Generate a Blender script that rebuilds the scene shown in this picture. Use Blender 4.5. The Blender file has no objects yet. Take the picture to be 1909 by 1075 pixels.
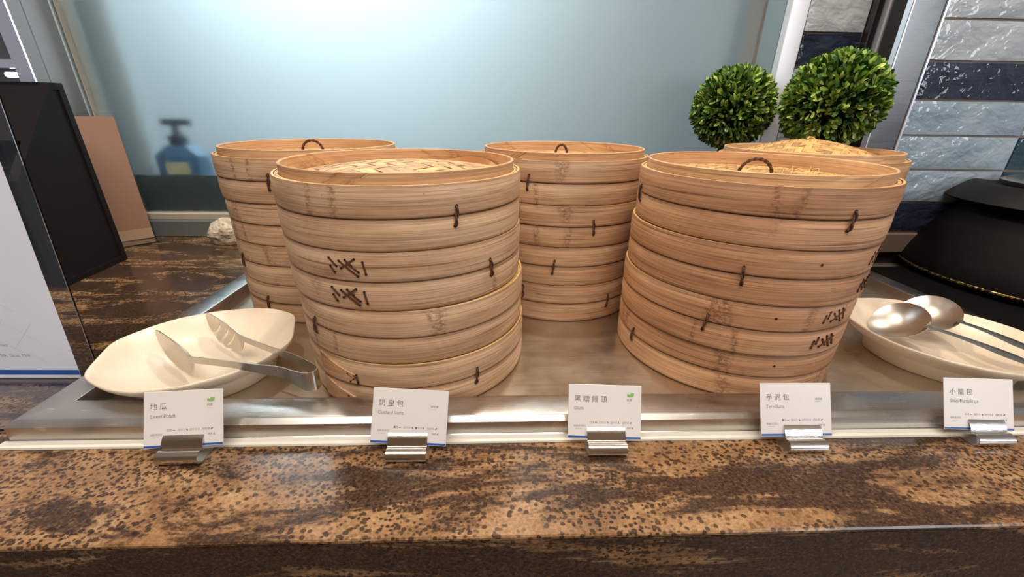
import bpy, math, random
import numpy as np
from mathutils import Vector, Matrix, noise as mnoise

random.seed(7)
sc = bpy.context.scene
COL = sc.collection
PI = math.pi

# ------------------------------------------------------------------ camera
PITCH, YAW, ROLL, CAMZ, FPX = 0.405580, 0.038984, 0.014111, 0.333351, 763.4449
fwd = Vector((math.sin(YAW) * math.cos(PITCH), math.cos(YAW) * math.cos(PITCH), -math.sin(PITCH)))
rgt = Vector((math.cos(YAW), -math.sin(YAW), 0))
upv = rgt.cross(fwd)
r2 = math.cos(ROLL) * rgt + math.sin(ROLL) * upv
u2 = -math.sin(ROLL) * rgt + math.cos(ROLL) * upv
cam = bpy.data.objects.new('camera', bpy.data.cameras.new('camera'))
COL.objects.link(cam)
cam.data.sensor_fit = 'HORIZONTAL'
cam.data.sensor_width = 36.0
cam.data.lens = FPX / 1909 * 36.0
cam.data.clip_start = 0.01
M = Matrix((r2, u2, -fwd)).transposed().to_4x4()
M.translation = (0, 0, CAMZ)
cam.matrix_world = M
sc.camera = cam

# ------------------------------------------------------------------ view, world, lights
sc.view_settings.view_transform = 'Standard'
sc.view_settings.look = 'None'
sc.view_settings.gamma = 1.0
sc.view_settings.use_curve_mapping = False
sc.view_settings.exposure = 0.0

w = bpy.data.worlds.new('room_light')
sc.world = w
w.use_nodes = True
w.node_tree.nodes['Background'].inputs[0].default_value = (0.86, 0.90, 1.0, 1)
w.node_tree.nodes['Background'].inputs[1].default_value = 0.37


def light(name, kind, loc, target, energy, color, size=0.1, size_y=None, angle=None):
    d = bpy.data.lights.new(name, kind)
    d.energy = energy
    d.color = color
    if kind == 'AREA':
        d.size = size
        if size_y:
            d.shape = 'RECTANGLE'
            d.size_y = size_y
    else:
        d.shadow_soft_size = size
    if kind == 'SPOT':
        d.spot_size = angle
        d.spot_blend = 0.6
    o = bpy.data.objects.new(name, d)
    COL.objects.link(o)
    o.location = loc
    o.rotation_euler = (Vector(target) - Vector(loc)).to_track_quat('-Z', 'Y').to_euler()
    return o


light('ceiling_panel', 'AREA', (-0.1, -0.34, 1.90), (0.0, 0.40, 0.0), 32, (1.0, 0.95, 0.89), 1.8, 0.8)
light('counter_lamp', 'SPOT', (-0.50, 0.80, 1.25), (-0.40, 0.50, 0), 14, (1.0, 0.86, 0.67), 0.025, angle=1.9)
light('counter_lamp', 'SPOT', (0.10, 0.84, 1.25), (0.10, 0.52, 0), 24, (1.0, 0.86, 0.67), 0.025, angle=1.9)
light('counter_lamp', 'SPOT', (0.70, 0.80, 1.25), (0.62, 0.50, 0), 16, (1.0, 0.86, 0.67), 0.025, angle=1.9)
light('ceiling_fill_light', 'AREA', (0.0, -1.0, 1.72), (0.0, -0.9, 2.1), 14, (1.0, 0.90, 0.76), 2.4, 0.5)  # added unseen uplight that brightens the ceiling for reflections and fill
light('daylight_window', 'AREA', (2.3, -2.0, 1.05), (0.4, 0.6, 0.2), 38, (0.86, 0.93, 1.0), 1.3, 1.1)
light('kitchen_panel', 'AREA', (-0.85, 1.70, 1.40), (-0.75, 2.3, 0.35), 25, (0.86, 0.95, 1.0), 1.3, 0.5)
light('kitchen_panel', 'AREA', (0.05, 1.75, 1.65), (0.05, 2.3, 0.9), 4, (0.90, 0.96, 1.0), 0.5, 0.4)


# ------------------------------------------------------------------ node helpers
def mat(name, base=(0.8, 0.8, 0.8), rough=0.5, metal=0.0, **kw):
    m = bpy.data.materials.new(name)
    m.use_nodes = True
    b = m.node_tree.nodes['Principled BSDF']
    b.inputs['Base Color'].default_value = (*base, 1)
    b.inputs['Roughness'].default_value = rough
    b.inputs['Metallic'].default_value = metal
    for k, v in kw.items():
        b.inputs[k.replace('_', ' ')].default_value = v
    return m


class NT:
    def __init__(self, m):
        self.t = m.node_tree
        self.b = m.node_tree.nodes['Principled BSDF']

    def n(self, kind, **kw):
        x = self.t.nodes.new(kind)
        for k, v in kw.items():
            setattr(x, k, v)
        return x

    def l(self, a, b):
        self.t.links.new(a, b)

    def coord(self, which='Object'):
        return self.n('ShaderNodeTexCoord').outputs[which]

    def mapping(self, vec, scale=(1, 1, 1), loc=(0, 0, 0)):
        m = self.n('ShaderNodeMapping')
        m.inputs['Scale'].default_value = scale
        m.inputs['Location'].default_value = loc
        self.l(vec, m.inputs['Vector'])
        return m.outputs[0]

    def noise(self, vec, scale=1, detail=2, rough=0.5, dist=0.0):
        x = self.n('ShaderNodeTexNoise')
        x.inputs['Scale'].default_value = scale
        x.inputs['Detail'].default_value = detail
        x.inputs['Roughness'].default_value = rough
        x.inputs['Distortion'].default_value = dist
        self.l(vec, x.inputs['Vector'])
        return x.outputs['Fac']

    def voro(self, vec, scale=1, feature='F1'):
        x = self.n('ShaderNodeTexVoronoi', feature=feature)
        x.inputs['Scale'].default_value = scale
        self.l(vec, x.inputs['Vector'])
        return x

    def ramp(self, fac, stops, interp='LINEAR'):
        x = self.n('ShaderNodeValToRGB')
        e = x.color_ramp.elements
        x.color_ramp.interpolation = interp
        while len(e) < len(stops):
            e.new(0.5)
        for i, (p, c) in enumerate(stops):
            e[i].position = p
            e[i].color = (*c, 1) if not isinstance(c, (int, float)) else (c, c, c, 1)
        self.l(fac, x.inputs[0])
        return x.outputs[0]

    def mix(self, fac, a, b, blend='MIX'):
        x = self.n('ShaderNodeMix', data_type='RGBA', blend_type=blend)
        ins = {'f': x.inputs[0], 'a': x.inputs[6], 'b': x.inputs[7]}
        for k, v in (('f', fac), ('a', a), ('b', b)):
            if isinstance(v, (int, float)):
                ins[k].default_value = v if k == 'f' else (v, v, v, 1)
            elif isinstance(v, tuple):
                ins[k].default_value = (*v, 1)
            else:
                self.l(v, ins[k])
        return x.outputs[2]

    def math(self, op, a, b=None, clamp=False):
        x = self.n('ShaderNodeMath', operation=op, use_clamp=clamp)
        for i, v in enumerate((a, b)):
            if v is None:
                continue
            if isinstance(v, (int, float)):
                x.inputs[i].default_value = v
            else:
                self.l(v, x.inputs[i])
        return x.outputs[0]

    def bump(self, h, strength=0.2, dist=0.001):
        x = self.n('ShaderNodeBump')
        x.inputs['Strength'].default_value = strength
        x.inputs['Distance'].default_value = dist
        self.l(h, x.inputs['Height'])
        self.l(x.outputs[0], self.b.inputs['Normal'])

    def color(self, c):
        self.l(c, self.b.inputs['Base Color'])

    def rough(self, c):
        self.l(c, self.b.inputs['Roughness'])

    def offset_by_object(self, vec, amt=40.0):
        oi = self.n('ShaderNodeObjectInfo')
        cx = self.n('ShaderNodeCombineXYZ')
        self.l(self.math('MULTIPLY', oi.outputs['Random'], amt), cx.inputs[0])
        self.l(self.math('MULTIPLY', oi.outputs['Random'], amt * 1.7), cx.inputs[1])
        va = self.n('ShaderNodeVectorMath', operation='ADD')
        self.l(vec, va.inputs[0])
        self.l(cx.outputs[0], va.inputs[1])
        return va.outputs[0], oi.outputs['Random']


def lin(*c):
    return tuple(((v / 255) / 12.92 if v / 255 <= 0.04045 else ((v / 255 + 0.055) / 1.055) ** 2.4) for v in c)


# ------------------------------------------------------------------ materials
def bamboo(name, light_c, mid_c, dark_c, joints=True):
    m = mat(name, mid_c, 0.55)
    t = NT(m)
    uv = t.coord('UV')
    v, rnd = t.offset_by_object(uv, 7.0)
    grain = t.noise(t.mapping(v, (4.5, 420, 1)), 1, 4, 0.72)
    fine = t.noise(t.mapping(v, (8, 900, 1)), 1, 3, 0.65)
    low = t.noise(t.mapping(v, (5, 30, 1)), 1, 4, 0.6)
    c = t.mix(t.ramp(low, [(0.32, 0.0), (0.66, 1.0)]), mid_c, light_c)
    c = t.mix(t.math('MULTIPLY', rnd, 0.55), c, t.mix(0.25, mid_c, dark_c))
    c = t.mix(1.0, c, t.ramp(grain, [(0.32, 0.55), (0.47, 0.92), (0.62, 1.08)]), 'MULTIPLY')
    s = t.ramp(fine, [(0.52, 0.0), (0.66, 1.0)])
    c = t.mix(t.math('MULTIPLY', s, 0.50), c, dark_c)
    streak = t.noise(t.mapping(v, (4.5, 300, 1), (3, 5, 0)), 1, 2, 0.5)
    c = t.mix(t.math('MULTIPLY', t.ramp(streak, [(0.62, 0.0), (0.70, 1.0)]), 0.6), c, dark_c)
    # growth nodes of the cane: narrow bands of short broken marks
    node = t.noise(t.mapping(v, (12, 2.5, 1), (9, 2, 0)), 1, 0, 0.5)
    nb = t.math('MULTIPLY', t.ramp(node, [(0.655, 0.0), (0.68, 1.0)]), t.ramp(node, [(0.70, 1.0), (0.725, 0.0)]))
    sp = t.ramp(t.noise(t.mapping(v, (170, 260, 1)), 1, 3, 0.7), [(0.42, 0.0), (0.58, 1.0)])
    c = t.mix(t.math('MULTIPLY', t.math('MULTIPLY', nb, sp), 0.62), c, dark_c)
    # steam stains in blotches, and along the joints where the hoops meet
    st = t.noise(t.mapping(v, (7, 36, 1), (31, 7, 0)), 1, 4, 0.6)
    c = t.mix(t.math('MULTIPLY', t.ramp(st, [(0.52, 0.0), (0.78, 1.0)]), 0.55), c, dark_c)
    if joints:
        sx = t.n('ShaderNodeSeparateXYZ')
        t.l(t.coord('Object'), sx.inputs[0])
        q = t.math('PINGPONG', sx.outputs[2], UH / 4)
        q = t.math('ADD', q, t.math('MULTIPLY', t.math('SUBTRACT', st, 0.5), 0.006))
        c = t.mix(t.math('MULTIPLY', t.ramp(t.math('MULTIPLY', q, 100), [(0.05, 1.0), (0.50, 0.0)]), 0.62), c, dark_c)
    t.color(c)
    t.bump(t.math('ADD', grain, t.math('MULTIPLY', fine, 0.4)), 0.35, 0.0007)
    return m


UH = 0.26693 / 4
M_BAMBOO = bamboo('bamboo_pale', lin(228, 194, 158), lin(200, 156, 116), lin(104, 64, 40))
M_BAMBOO_TAN = bamboo('bamboo_tan', lin(222, 176, 134), lin(192, 138, 96), lin(94, 52, 28))
M_RING = bamboo('bamboo_ring', lin(228, 190, 146), lin(210, 162, 116), lin(140, 86, 46), False)


M_EDGE = bamboo('bamboo_cut_edge', lin(238, 200, 138), lin(224, 180, 114), lin(160, 108, 58), False)


def rope_mat():
    m = mat('dark_rope', lin(74, 44, 26), 0.7)
    t = NT(m)
    n = t.noise(t.mapping(t.coord('Object'), (1, 1, 1)), 500, 2)
    t.color(t.ramp(n, [(0.3, lin(48, 27, 16)), (0.7, lin(104, 66, 40))]))
    return m


M_ROPE = rope_mat()
M_LACE = mat('cane_lacing', lin(92, 54, 28), 0.6)
M_HOLE = mat('peg_hole', lin(30, 16, 10), 0.9)


def weave_mat(name, a, b):
    m = mat(name, a, 0.5)
    t = NT(m)
    uv = t.coord('UV')
    v, rnd = t.offset_by_object(uv, 5.0)
    g = t.noise(t.mapping(v, (30, 900, 1)), 1, 2)
    lo = t.noise(t.mapping(v, (14, 20, 1)), 1, 2)
    c = t.mix(t.ramp(lo, [(0.4, 0.0), (0.6, 1.0)]), a, b)
    c = t.mix(1.0, c, t.ramp(g, [(0.3, 0.7), (0.6, 1.05)]), 'MULTIPLY')
    t.color(c)
    return m


M_WEAVE = weave_mat('woven_strip', lin(222, 180, 112), lin(170, 128, 86))


def steel(name, base, rough, sx=1.0, sy=1.0, strength=0.12, scratch=True):
    m = mat(name, base, rough, 1.0)
    t = NT(m)
    co = t.coord('Object')
    n = t.noise(t.mapping(co, (9 * sx, 420 * sy, 300)), 1, 3, 0.6)
    lo = t.noise(t.mapping(co, (1, 1, 1)), 9, 3, 0.6)
    t.rough(t.math('ADD', t.math('MULTIPLY', n, 0.14), t.math('MULTIPLY', lo, 2 * (rough - 0.07))))
    if scratch:
        s = t.noise(t.mapping(co, (40, 700, 60)), 1, 1, 0.5)
        t.color(t.mix(t.ramp(s, [(0.70, 0.0), (0.76, 1.0)]), base, tuple(min(1, v * 1.5) for v in base)))
    t.bump(n, strength, 0.0003)
    return m


M_STEEL = steel('brushed_steel', (0.56, 0.53, 0.50), 0.30)
M_STEEL_FLOOR = steel('worn_tray_steel', (0.62, 0.56, 0.47), 0.36)
M_POLISH = mat('polished_steel', (0.58, 0.55, 0.50), 0.28, 1.0)
M_FRAME = mat('aluminium_frame', lin(150, 158, 156), 0.42, 0.6)
M_STRIP = mat('bright_steel_strip', (0.78, 0.78, 0.82), 0.26, 1.0)
M_PLINTH = mat('plinth_steel', lin(150, 130, 114), 0.38, 0.45)
M_SATIN = mat('satin_strip', (0.76, 0.76, 0.80), 0.4, 0.35)
M_DARKMETAL = mat('dark_metal', (0.10, 0.09, 0.09), 0.3, 0.8)
M_BEAD = mat('cream_bead', lin(206, 196, 176), 0.4, 0.2)
M_GASKET = mat('gasket', lin(158, 148, 134), 0.7)
M_CLIP = mat('clip_steel', (0.72, 0.68, 0.63), 0.2, 1.0)
NT(M_CLIP).bump(NT(M_CLIP).noise(NT(M_CLIP).mapping(NT(M_CLIP).coord(), (200, 900, 900)), 1, 2), 0.15, 0.0004)


def granite(name='brown_granite', shade_bias=0.0):
    m = mat(name, (0.1, 0.06, 0.04), 0.2)
    t = NT(m)
    co = t.coord('Object')
    base = t.noise(t.mapping(co, (18, 30, 30)), 1, 6, 0.65, 0.4)
    tan = t.ramp(base, [(0.25, lin(112, 80, 54)), (0.5, lin(154, 116, 80)), (0.75, lin(186, 150, 112))])
    gr = t.noise(t.mapping(co, (300, 380, 380)), 1, 3, 0.75)
    tan = t.mix(1.0, tan, t.ramp(gr, [(0.3, 0.62), (0.65, 1.15)]), 'MULTIPLY')
    nz = t.noise(t.mapping(co, (260, 260, 260)), 1, 2)
    nzo = t.math('MULTIPLY', t.math('SUBTRACT', nz, 0.5), 0.5)
    dens = t.noise(t.mapping(co, (6, 11, 11), (4, 1, 0)), 1, 5, 0.62)
    cells, dist = None, None
    for sc_, lo, hi, off in ((150, 0.40, 0.50, 0.0), (225, 0.44, 0.54, 3.7)):
        vo = t.voro(t.mapping(co, (sc_ * 0.9, sc_ * 1.1, sc_ * 1.1), (off, off, off)), 1)
        d = t.math('ADD', vo.outputs['Distance'], nzo)
        dist = d if dist is None else dist
        c1 = t.ramp(d, [(lo * 0.66, 1.0), (hi * 0.80, 0.0)])
        c1 = t.math('MULTIPLY', c1, t.ramp(dens, [(0.30, 0.0), (0.44, 1.0)] if off == 0 else [(0.40, 0.0), (0.54, 1.0)]))
        cells = c1 if cells is None else t.math('MAXIMUM', cells, c1)
    pat = t.noise(t.mapping(co, (3.6, 15, 15), (2.3, 0.35, 0)), 1, 10, 0.74, 0.5)
    sy = t.n('ShaderNodeSeparateXYZ')
    t.l(co, sy.inputs[0])
    # darkness bias added to the colour by position, growing towards the slab's back
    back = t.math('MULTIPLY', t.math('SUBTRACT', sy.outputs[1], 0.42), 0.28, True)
    pat = t.math('ADD', pat, t.math('MAXIMUM', t.math('MINIMUM', back, 0.055), shade_bias))
    big = t.ramp(pat, [(0.488, 0.0), (0.545, 1.0)])
    dark = t.ramp(gr, [(0.3, lin(26, 18, 15)), (0.52, lin(52, 36, 29)), (0.8, lin(104, 76, 56))])
    c = t.mix(t.math('MULTIPLY', cells, 0.88), tan, t.ramp(dist, [(0.06, lin(70, 47, 34)), (0.24, lin(28, 18, 13))]))
    c = t.mix(t.math('MULTIPLY', big, 0.90), c, dark)
    t.color(c)
    t.rough(t.ramp(gr, [(0.3, 0.15), (0.7, 0.25)]))
    return m


M_GRANITE = granite()
M_GRANITE_SHADED = granite('shaded_granite_face', 0.075)  # same granite, with the shade of the front face painted into its colour
M_CERAMIC = mat('cream_ceramic', lin(228, 211, 188), 0.30, Coat_Weight=0.12, Coat_Roughness=0.05)
M_FOOT = M_CERAMIC
M_PAPER = mat('card_paper', lin(232, 226, 222), 0.32)
M_SIGNPAPER = mat('sign_paper', lin(228, 232, 246), 0.4)
M_INK = mat('grey_ink', lin(112, 106, 108), 0.6)
M_INK_PALE = mat('pale_ink', lin(160, 158, 170), 0.6)
M_BLUE = mat('blue_print', lin(42, 92, 172), 0.4)
M_LEAFPRINT = mat('green_print', lin(138, 190, 92), 0.5)
M_BLACKWOOD = mat('black_laminate', lin(20, 15, 14), 0.6, Specular_IOR_Level=0.3)
NT(M_BLACKWOOD).bump(NT(M_BLACKWOOD).noise(NT(M_BLACKWOOD).coord(), 300, 3), 0.08, 0.0005)
M_BLACK = mat('black_enamel', lin(8, 7, 7), 0.6, Specular_IOR_Level=0.15)
M_BLACKRIM = mat('black_plastic', lin(17, 17, 16), 0.55, Specular_IOR_Level=0.25)
M_GOLD = mat('gold_speckle', lin(120, 96, 48), 0.35, 0.8)
_t = NT(M_GOLD)
_t.color(_t.ramp(_t.noise(_t.coord(), 220, 2, 0.7), [(0.45, lin(20, 16, 10)), (0.62, lin(190, 160, 90))]))
M_ACRYLIC = mat('clear_acrylic', (0.97, 0.98, 0.98), 0.03, Transmission_Weight=1.0, IOR=1.3)
M_KRAFT = mat('brown_insert', lin(172, 130, 104), 0.5)
M_KRAFT2 = mat('pale_insert', lin(196, 160, 126), 0.5)
M_GLASS = mat('frosted_glass', (0.90, 0.95, 0.955), 0.33, Transmission_Weight=1.0, IOR=1.4)
M_DARKPANE = mat('dark_pane', lin(70, 78, 84), 0.12, 0.0, Coat_Weight=0.5)
M_KITCHENWALL = mat('kitchen_wall', lin(208, 221, 225), 0.7)
M_LEDGE = mat('kitchen_ledge', lin(74, 90, 92), 0.6)
M_SOAP = mat('soap_bottle', lin(84, 128, 168), 0.3)
M_SOAPLABEL = mat('soap_label', lin(214, 208, 168), 0.6)
M_SOAPPUMP = mat('soap_pump', lin(40, 60, 84), 0.4)
M_GROUT = mat('tile_grout', lin(150, 136, 126), 0.85)
M_DARK = mat('dark_recess', lin(22, 19, 18), 0.7)
M_CEIL = mat('ceiling_paint', lin(206, 184, 156), 0.8)
M_ROOMWALL = mat('room_wall', lin(168, 134, 104), 0.7)
M_FLOOR = mat('floor_stone', lin(90, 80, 72), 0.5)
M_WHITEPOT = mat('white_pot', lin(232, 232, 234), 0.35)
M_SEAL = mat('white_sealant', lin(226, 220, 206), 0.45)
M_TUBE = mat('lamp_tube', (1, 1, 1), 0.5)
_b = M_TUBE.node_tree.nodes['Principled BSDF']
_b.inputs['Emission Color'].default_value = (0.9, 0.94, 1, 1)
_b.inputs['Emission Strength'].default_value = 4.0


def tile_mat(name, a, b, relief=0.7):
    m = mat(name, a, 0.09)
    t = NT(m)
    v, rnd = t.offset_by_object(t.coord('Object'), 3.0)
    n = t.noise(t.mapping(v, (10, 10, 22)), 1, 4, 0.6)
    t.color(t.mix(t.ramp(n, [(0.3, 0.0), (0.7, 1.0)]), a, b))
    h = t.noise(t.mapping(v, (22, 22, 34)), 1, 2, 0.5, 0.5)
    h2 = t.noise(t.mapping(v, (80, 80, 110)), 1, 1, 0.5, 0.4)
    t.bump(t.math('ADD', h, t.math('MULTIPLY', h2, 0.22)), relief, 0.007)
    return m


T_PALE = tile_mat('glaze_pale', lin(160, 170, 178), lin(188, 195, 200))
T_MID = tile_mat('glaze_grey_blue', lin(134, 154, 172), lin(166, 182, 194), 0.85)
T_NAVY = tile_mat('glaze_navy', lin(28, 34, 50), lin(54, 62, 80), 1.0)
T_TEAL = tile_mat('glaze_teal', lin(34, 58, 70), lin(56, 84, 94))


def leaf_mat():
    m = mat('box_leaf', (0.1, 0.2, 0.03), 0.42)
    t = NT(m)
    oi = t.n('ShaderNodeObjectInfo').outputs['Random']
    isl = t.n('ShaderNodeNewGeometry').outputs['Random Per Island']
    r = t.math('FRACT', t.math('ADD', oi, isl))
    t.color(t.ramp(r, [(0.0, lin(34, 64, 22)), (0.4, lin(66, 106, 34)), (0.75, lin(128, 164, 58)), (1.0, lin(190, 208, 98))]))
    t.b.inputs['Subsurface Weight'].default_value = 0.0
    return m


M_LEAF = leaf_mat()
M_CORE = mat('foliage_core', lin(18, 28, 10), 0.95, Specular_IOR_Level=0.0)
M_STEM = mat('brown_stem', lin(70, 50, 34), 0.8)


def shell_mat():
    m = mat('pale_coral', lin(206, 190, 164), 0.8)
    t = NT(m)
    n = t.noise(t.coord(), 60, 4, 0.6)
    t.color(t.ramp(n, [(0.3, lin(160, 138, 110)), (0.6, lin(222, 210, 188))]))
    t.bump(n, 0.5, 0.003)
    return m


M_CORAL = shell_mat()


# ------------------------------------------------------------------ mesh helpers
class MB:
    def __init__(self):
        self.v, self.f, self.uv = [], [], []

    def add(self, verts, faces, uvs=None):
        o = len(self.v)
        self.v += [tuple(p) for p in verts]
        for i, f in enumerate(faces):
            self.f.append(tuple(k + o for k in f))
            self.uv.append(uvs[i] if uvs else [(0, 0)] * len(f))

    def box(self, x0, x1, y0, y1, z0, z1, b=0.0):
        if b <= 0:
            v = [(x, y, z) for z in (z0, z1) for y in (y0, y1) for x in (x0, x1)]
            self.add(v, [(0, 2, 3, 1), (4, 5, 7, 6), (0, 1, 5, 4), (2, 6, 7, 3), (0, 4, 6, 2), (1, 3, 7, 5)])
            return
        # bevelled box: three inset rectangles per axis
        import itertools
        pts, idx = [], {}
        for sx, sy, sz in itertools.product((0, 1), repeat=3):
            for ax in range(3):
                p = [(x0, x1)[sx], (y0, y1)[sy], (z0, z1)[sz]]
                s = (sx, sy, sz)
                for k in range(3):
                    if k != ax:
                        p[k] += b if s[k] == 0 else -b
                idx[(sx, sy, sz, ax)] = len(pts)
                pts.append(p)
        fs = []
        for ax in range(3):
            o1, o2 = [k for k in range(3) if k != ax]
            for s in (0, 1):
                q = []
                for a, c in ((0, 0), (1, 0), (1, 1), (0, 1)):
                    k = [0, 0, 0]
                    k[ax], k[o1], k[o2] = s, a, c
                    q.append(idx[(*k, ax)])
                fs.append(q)
        for ax in range(3):
            o1, o2 = [k for k in range(3) if k != ax]
            for a, c in itertools.product((0, 1), repeat=2):
                k0, k1 = [0, 0, 0], [0, 0, 0]
                k0[o1], k0[o2] = a, c
                k1[o1], k1[o2] = a, c
                k1[ax] = 1
                fs.append([idx[(*k0, o1)], idx[(*k1, o1)], idx[(*k1, o2)], idx[(*k0, o2)]])
        for s in itertools.product((0, 1), repeat=3):
            fs.append([idx[(*s, 0)], idx[(*s, 1)], idx[(*s, 2)]])
        self.add(pts, fs)

    def lathe(self, prof, n=96, closed=True, a0=0.0, a1=2 * PI, c=(0, 0, 0), uvr=None):
        full = abs(a1 - a0 - 2 * PI) < 1e-6
        rows = n if full else n + 1
        vs = []
        for i in range(rows):
            a = a0 + (a1 - a0) * i / n
            ca, sa = math.cos(a), math.sin(a)
            vs += [(c[0] + r * ca, c[1] + r * sa, c[2] + z) for r, z in prof]
        k = len(prof)
        s = [0]
        for j in range(k):
            p, q = prof[j], prof[(j + 1) % k]
            s.append(s[-1] + math.hypot(p[0] - q[0], p[1] - q[1]))
        R = uvr or max(r for r, z in prof)
        fs, us = [], []
        for i in range(n):
            i2 = (i + 1) % rows
            for j in range(k if closed else k - 1):
                j2 = (j + 1) % k
                fs.append((i * k + j, i2 * k + j, i2 * k + j2, i * k + j2))
                u0, u1 = (a0 + (a1 - a0) * i / n) * R, (a0 + (a1 - a0) * (i + 1) / n) * R
                us.append([(u0, s[j]), (u1, s[j]), (u1, s[j + 1]), (u0, s[j + 1])])
        if closed and not full:
            fs += [tuple(range(k)), tuple(rows * k - 1 - j for j in range(k))]
            us += [[(0, 0)] * k] * 2
        self.add(vs, fs, us)

    def tube(self, path, r, n=8, closed=False, cap=True, rs=None):
        P = [Vector(p) for p in path]
        m = len(P)
        vs = []
        prev = None
        for i, p in enumerate(P):
            t = (P[(i + 1) % m] - P[i - 1]) if closed else (P[min(i + 1, m - 1)] - P[max(i - 1, 0)])
            t.normalize()
            if prev is None:
                a = Vector((0, 0, 1)) if abs(t.z) < 0.9 else Vector((1, 0, 0))
                nrm = t.cross(a).normalized()
            else:
                nrm = (prev - t * prev.dot(t)).normalized()
            prev = nrm
            bn = t.cross(nrm)
            rr = rs[i] if rs else r
            for j in range(n):
                a = 2 * PI * j / n
                vs.append(p + nrm * (rr * math.cos(a)) + bn * (rr * math.sin(a)))
        fs = []
        for i in range(m if closed else m - 1):
            i2 = (i + 1) % m
            for j in range(n):
                j2 = (j + 1) % n
                fs.append((i * n + j, i * n + j2, i2 * n + j2, i2 * n + j))
        if cap and not closed:
            fs += [tuple(range(n - 1, -1, -1)), tuple((m - 1) * n + j for j in range(n))]
        self.add(vs, fs)

    def strip(self, sections):
        """closed skin through equal-length rings of points"""
        k = len(sections[0])
        vs = [p for s in sections for p in s]
        fs = []
        for i in range(len(sections) - 1):
            for j in range(k):
                j2 = (j + 1) % k
                fs.append((i * k + j, i * k + j2, (i + 1) * k + j2, (i + 1) * k + j))
        us = []
        u = 0.0
        for i in range(len(sections) - 1):
            u1 = u + (Vector(sections[i + 1][0]) - Vector(sections[i][0])).length
            v = 0.0
            for j in range(k):
                v1 = v + (Vector(sections[i][(j + 1) % k]) - Vector(sections[i][j])).length
                us.append([(u, v), (u, v1), (u1, v1), (u1, v)])
                v = v1
            u = u1
        fs += [tuple(range(k - 1, -1, -1)), tuple((len(sections) - 1) * k + j for j in range(k))]
        us += [[(0, 0)] * k] * 2
        self.add(vs, fs, us)

    def mesh(self, name, m, smooth=35):
        me = bpy.data.meshes.new(name)
        me.from_pydata(self.v, [], self.f)
        uv = me.uv_layers.new(name='UVMap')
        flat = [c for f in self.uv for p in f for c in p]
        uv.data.foreach_set('uv', flat)
        me.materials.append(m)
        me.validate()
        me.update()
        if smooth:
            me.shade_smooth()
            me.set_sharp_from_angle(angle=math.radians(smooth))
        return me

    def build(self, name, m, parent=None, smooth=35):
        return link(name, self.mesh(name, m, smooth), parent)


def link(name, me, parent=None, loc=None):
    o = bpy.data.objects.new(name, me)
    COL.objects.link(o)
    if parent:
        o.parent = parent
    if loc:
        o.location = loc
    return o


def tag(o, label, cat, group=None):
    o['label'] = label
    o['category'] = cat
    if group:
        o['group'] = group
    return o


def thing(name, label, cat, loc=(0, 0, 0), rz=0.0, group=None):
    o = link(name, None)
    o.location = loc
    o.rotation_euler = (0, 0, rz)
    o.empty_display_size = 0.02
    return tag(o, label, cat, group)


def struct(o):
    o['kind'] = 'structure'
    return o


def fix_normals(o):
    import bmesh
    bm = bmesh.new()
    bm.from_mesh(o.data)
    bmesh.ops.recalc_face_normals(bm, faces=bm.faces)
    bm.to_mesh(o.data)
    bm.free()
    return o


try:
    import os
    LATIN = bpy.data.fonts.load(os.path.join(bpy.utils.system_resource('DATAFILES', path='fonts'), 'Inter.woff2'))
except Exception:
    LATIN = None


def text_mesh(body, size, m, name, parent, x, y, z=0.00008, align='LEFT', sx=1.0, spacing=1.0, bold=0.0):
    c = bpy.data.curves.new(name, 'FONT')
    c.body = body
    c.size = size
    c.align_x = align
    c.space_character = spacing
    c.offset = bold
    c.resolution_u = 3
    if LATIN and body.isascii():
        c.font = LATIN
    tmp = bpy.data.objects.new(name, c)
    COL.objects.link(tmp)
    bpy.context.view_layer.update()
    dg = bpy.context.evaluated_depsgraph_get()
    me = bpy.data.meshes.new_from_object(tmp.evaluated_get(dg))
    bpy.data.objects.remove(tmp)
    bpy.data.curves.remove(c)
    me.name = name
    me.materials.clear()
    me.materials.append(m)
    o = link(name, me, parent)
    o.location = (x, y, z)
    o.scale = (sx, 1, 1)
    return o


# ------------------------------------------------------------------ setting
CB = 1.17          # plane of the frosted glass
CW = 0.90          # face of the tiled column
PW = 1.06          # face of the tiled pier

b = MB()
b.box(-2.4, 2.4, -2.2, 2.6, -0.92, -0.90)
struct(b.build('floor', M_FLOOR))
b = MB()
b.box(-3.2, 3.2, -2.3, 1.16, 2.1, 2.16)
struct(b.build('ceiling', M_CEIL))
b = MB()
b.box(-3.2, 3.2, -2.3, -2.2, -0.9, 2.1)
struct(b.build('wall_front', M_ROOMWALL))

wk = link('counter', None)
tag(wk, 'long brown speckled granite serving counter with shade painted on its square front edge', 'counter')
b = MB()
b.box(-2.2, 2.2, 0.2385, 1.21, -0.0060, -0.0005, 0.0014)
fix_normals(b.build('worktop', M_GRANITE, wk))
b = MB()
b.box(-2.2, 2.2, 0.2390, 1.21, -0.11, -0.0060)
b.build('shaded_front_face', M_GRANITE_SHADED, wk)  # slab front below the top, its shade put into the stone colour
b = MB()
b.box(-2.2, 2.2, 0.27, 1.21, -0.90, -0.11)
b.build('cabinet_base', M_DARK, wk)

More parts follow.
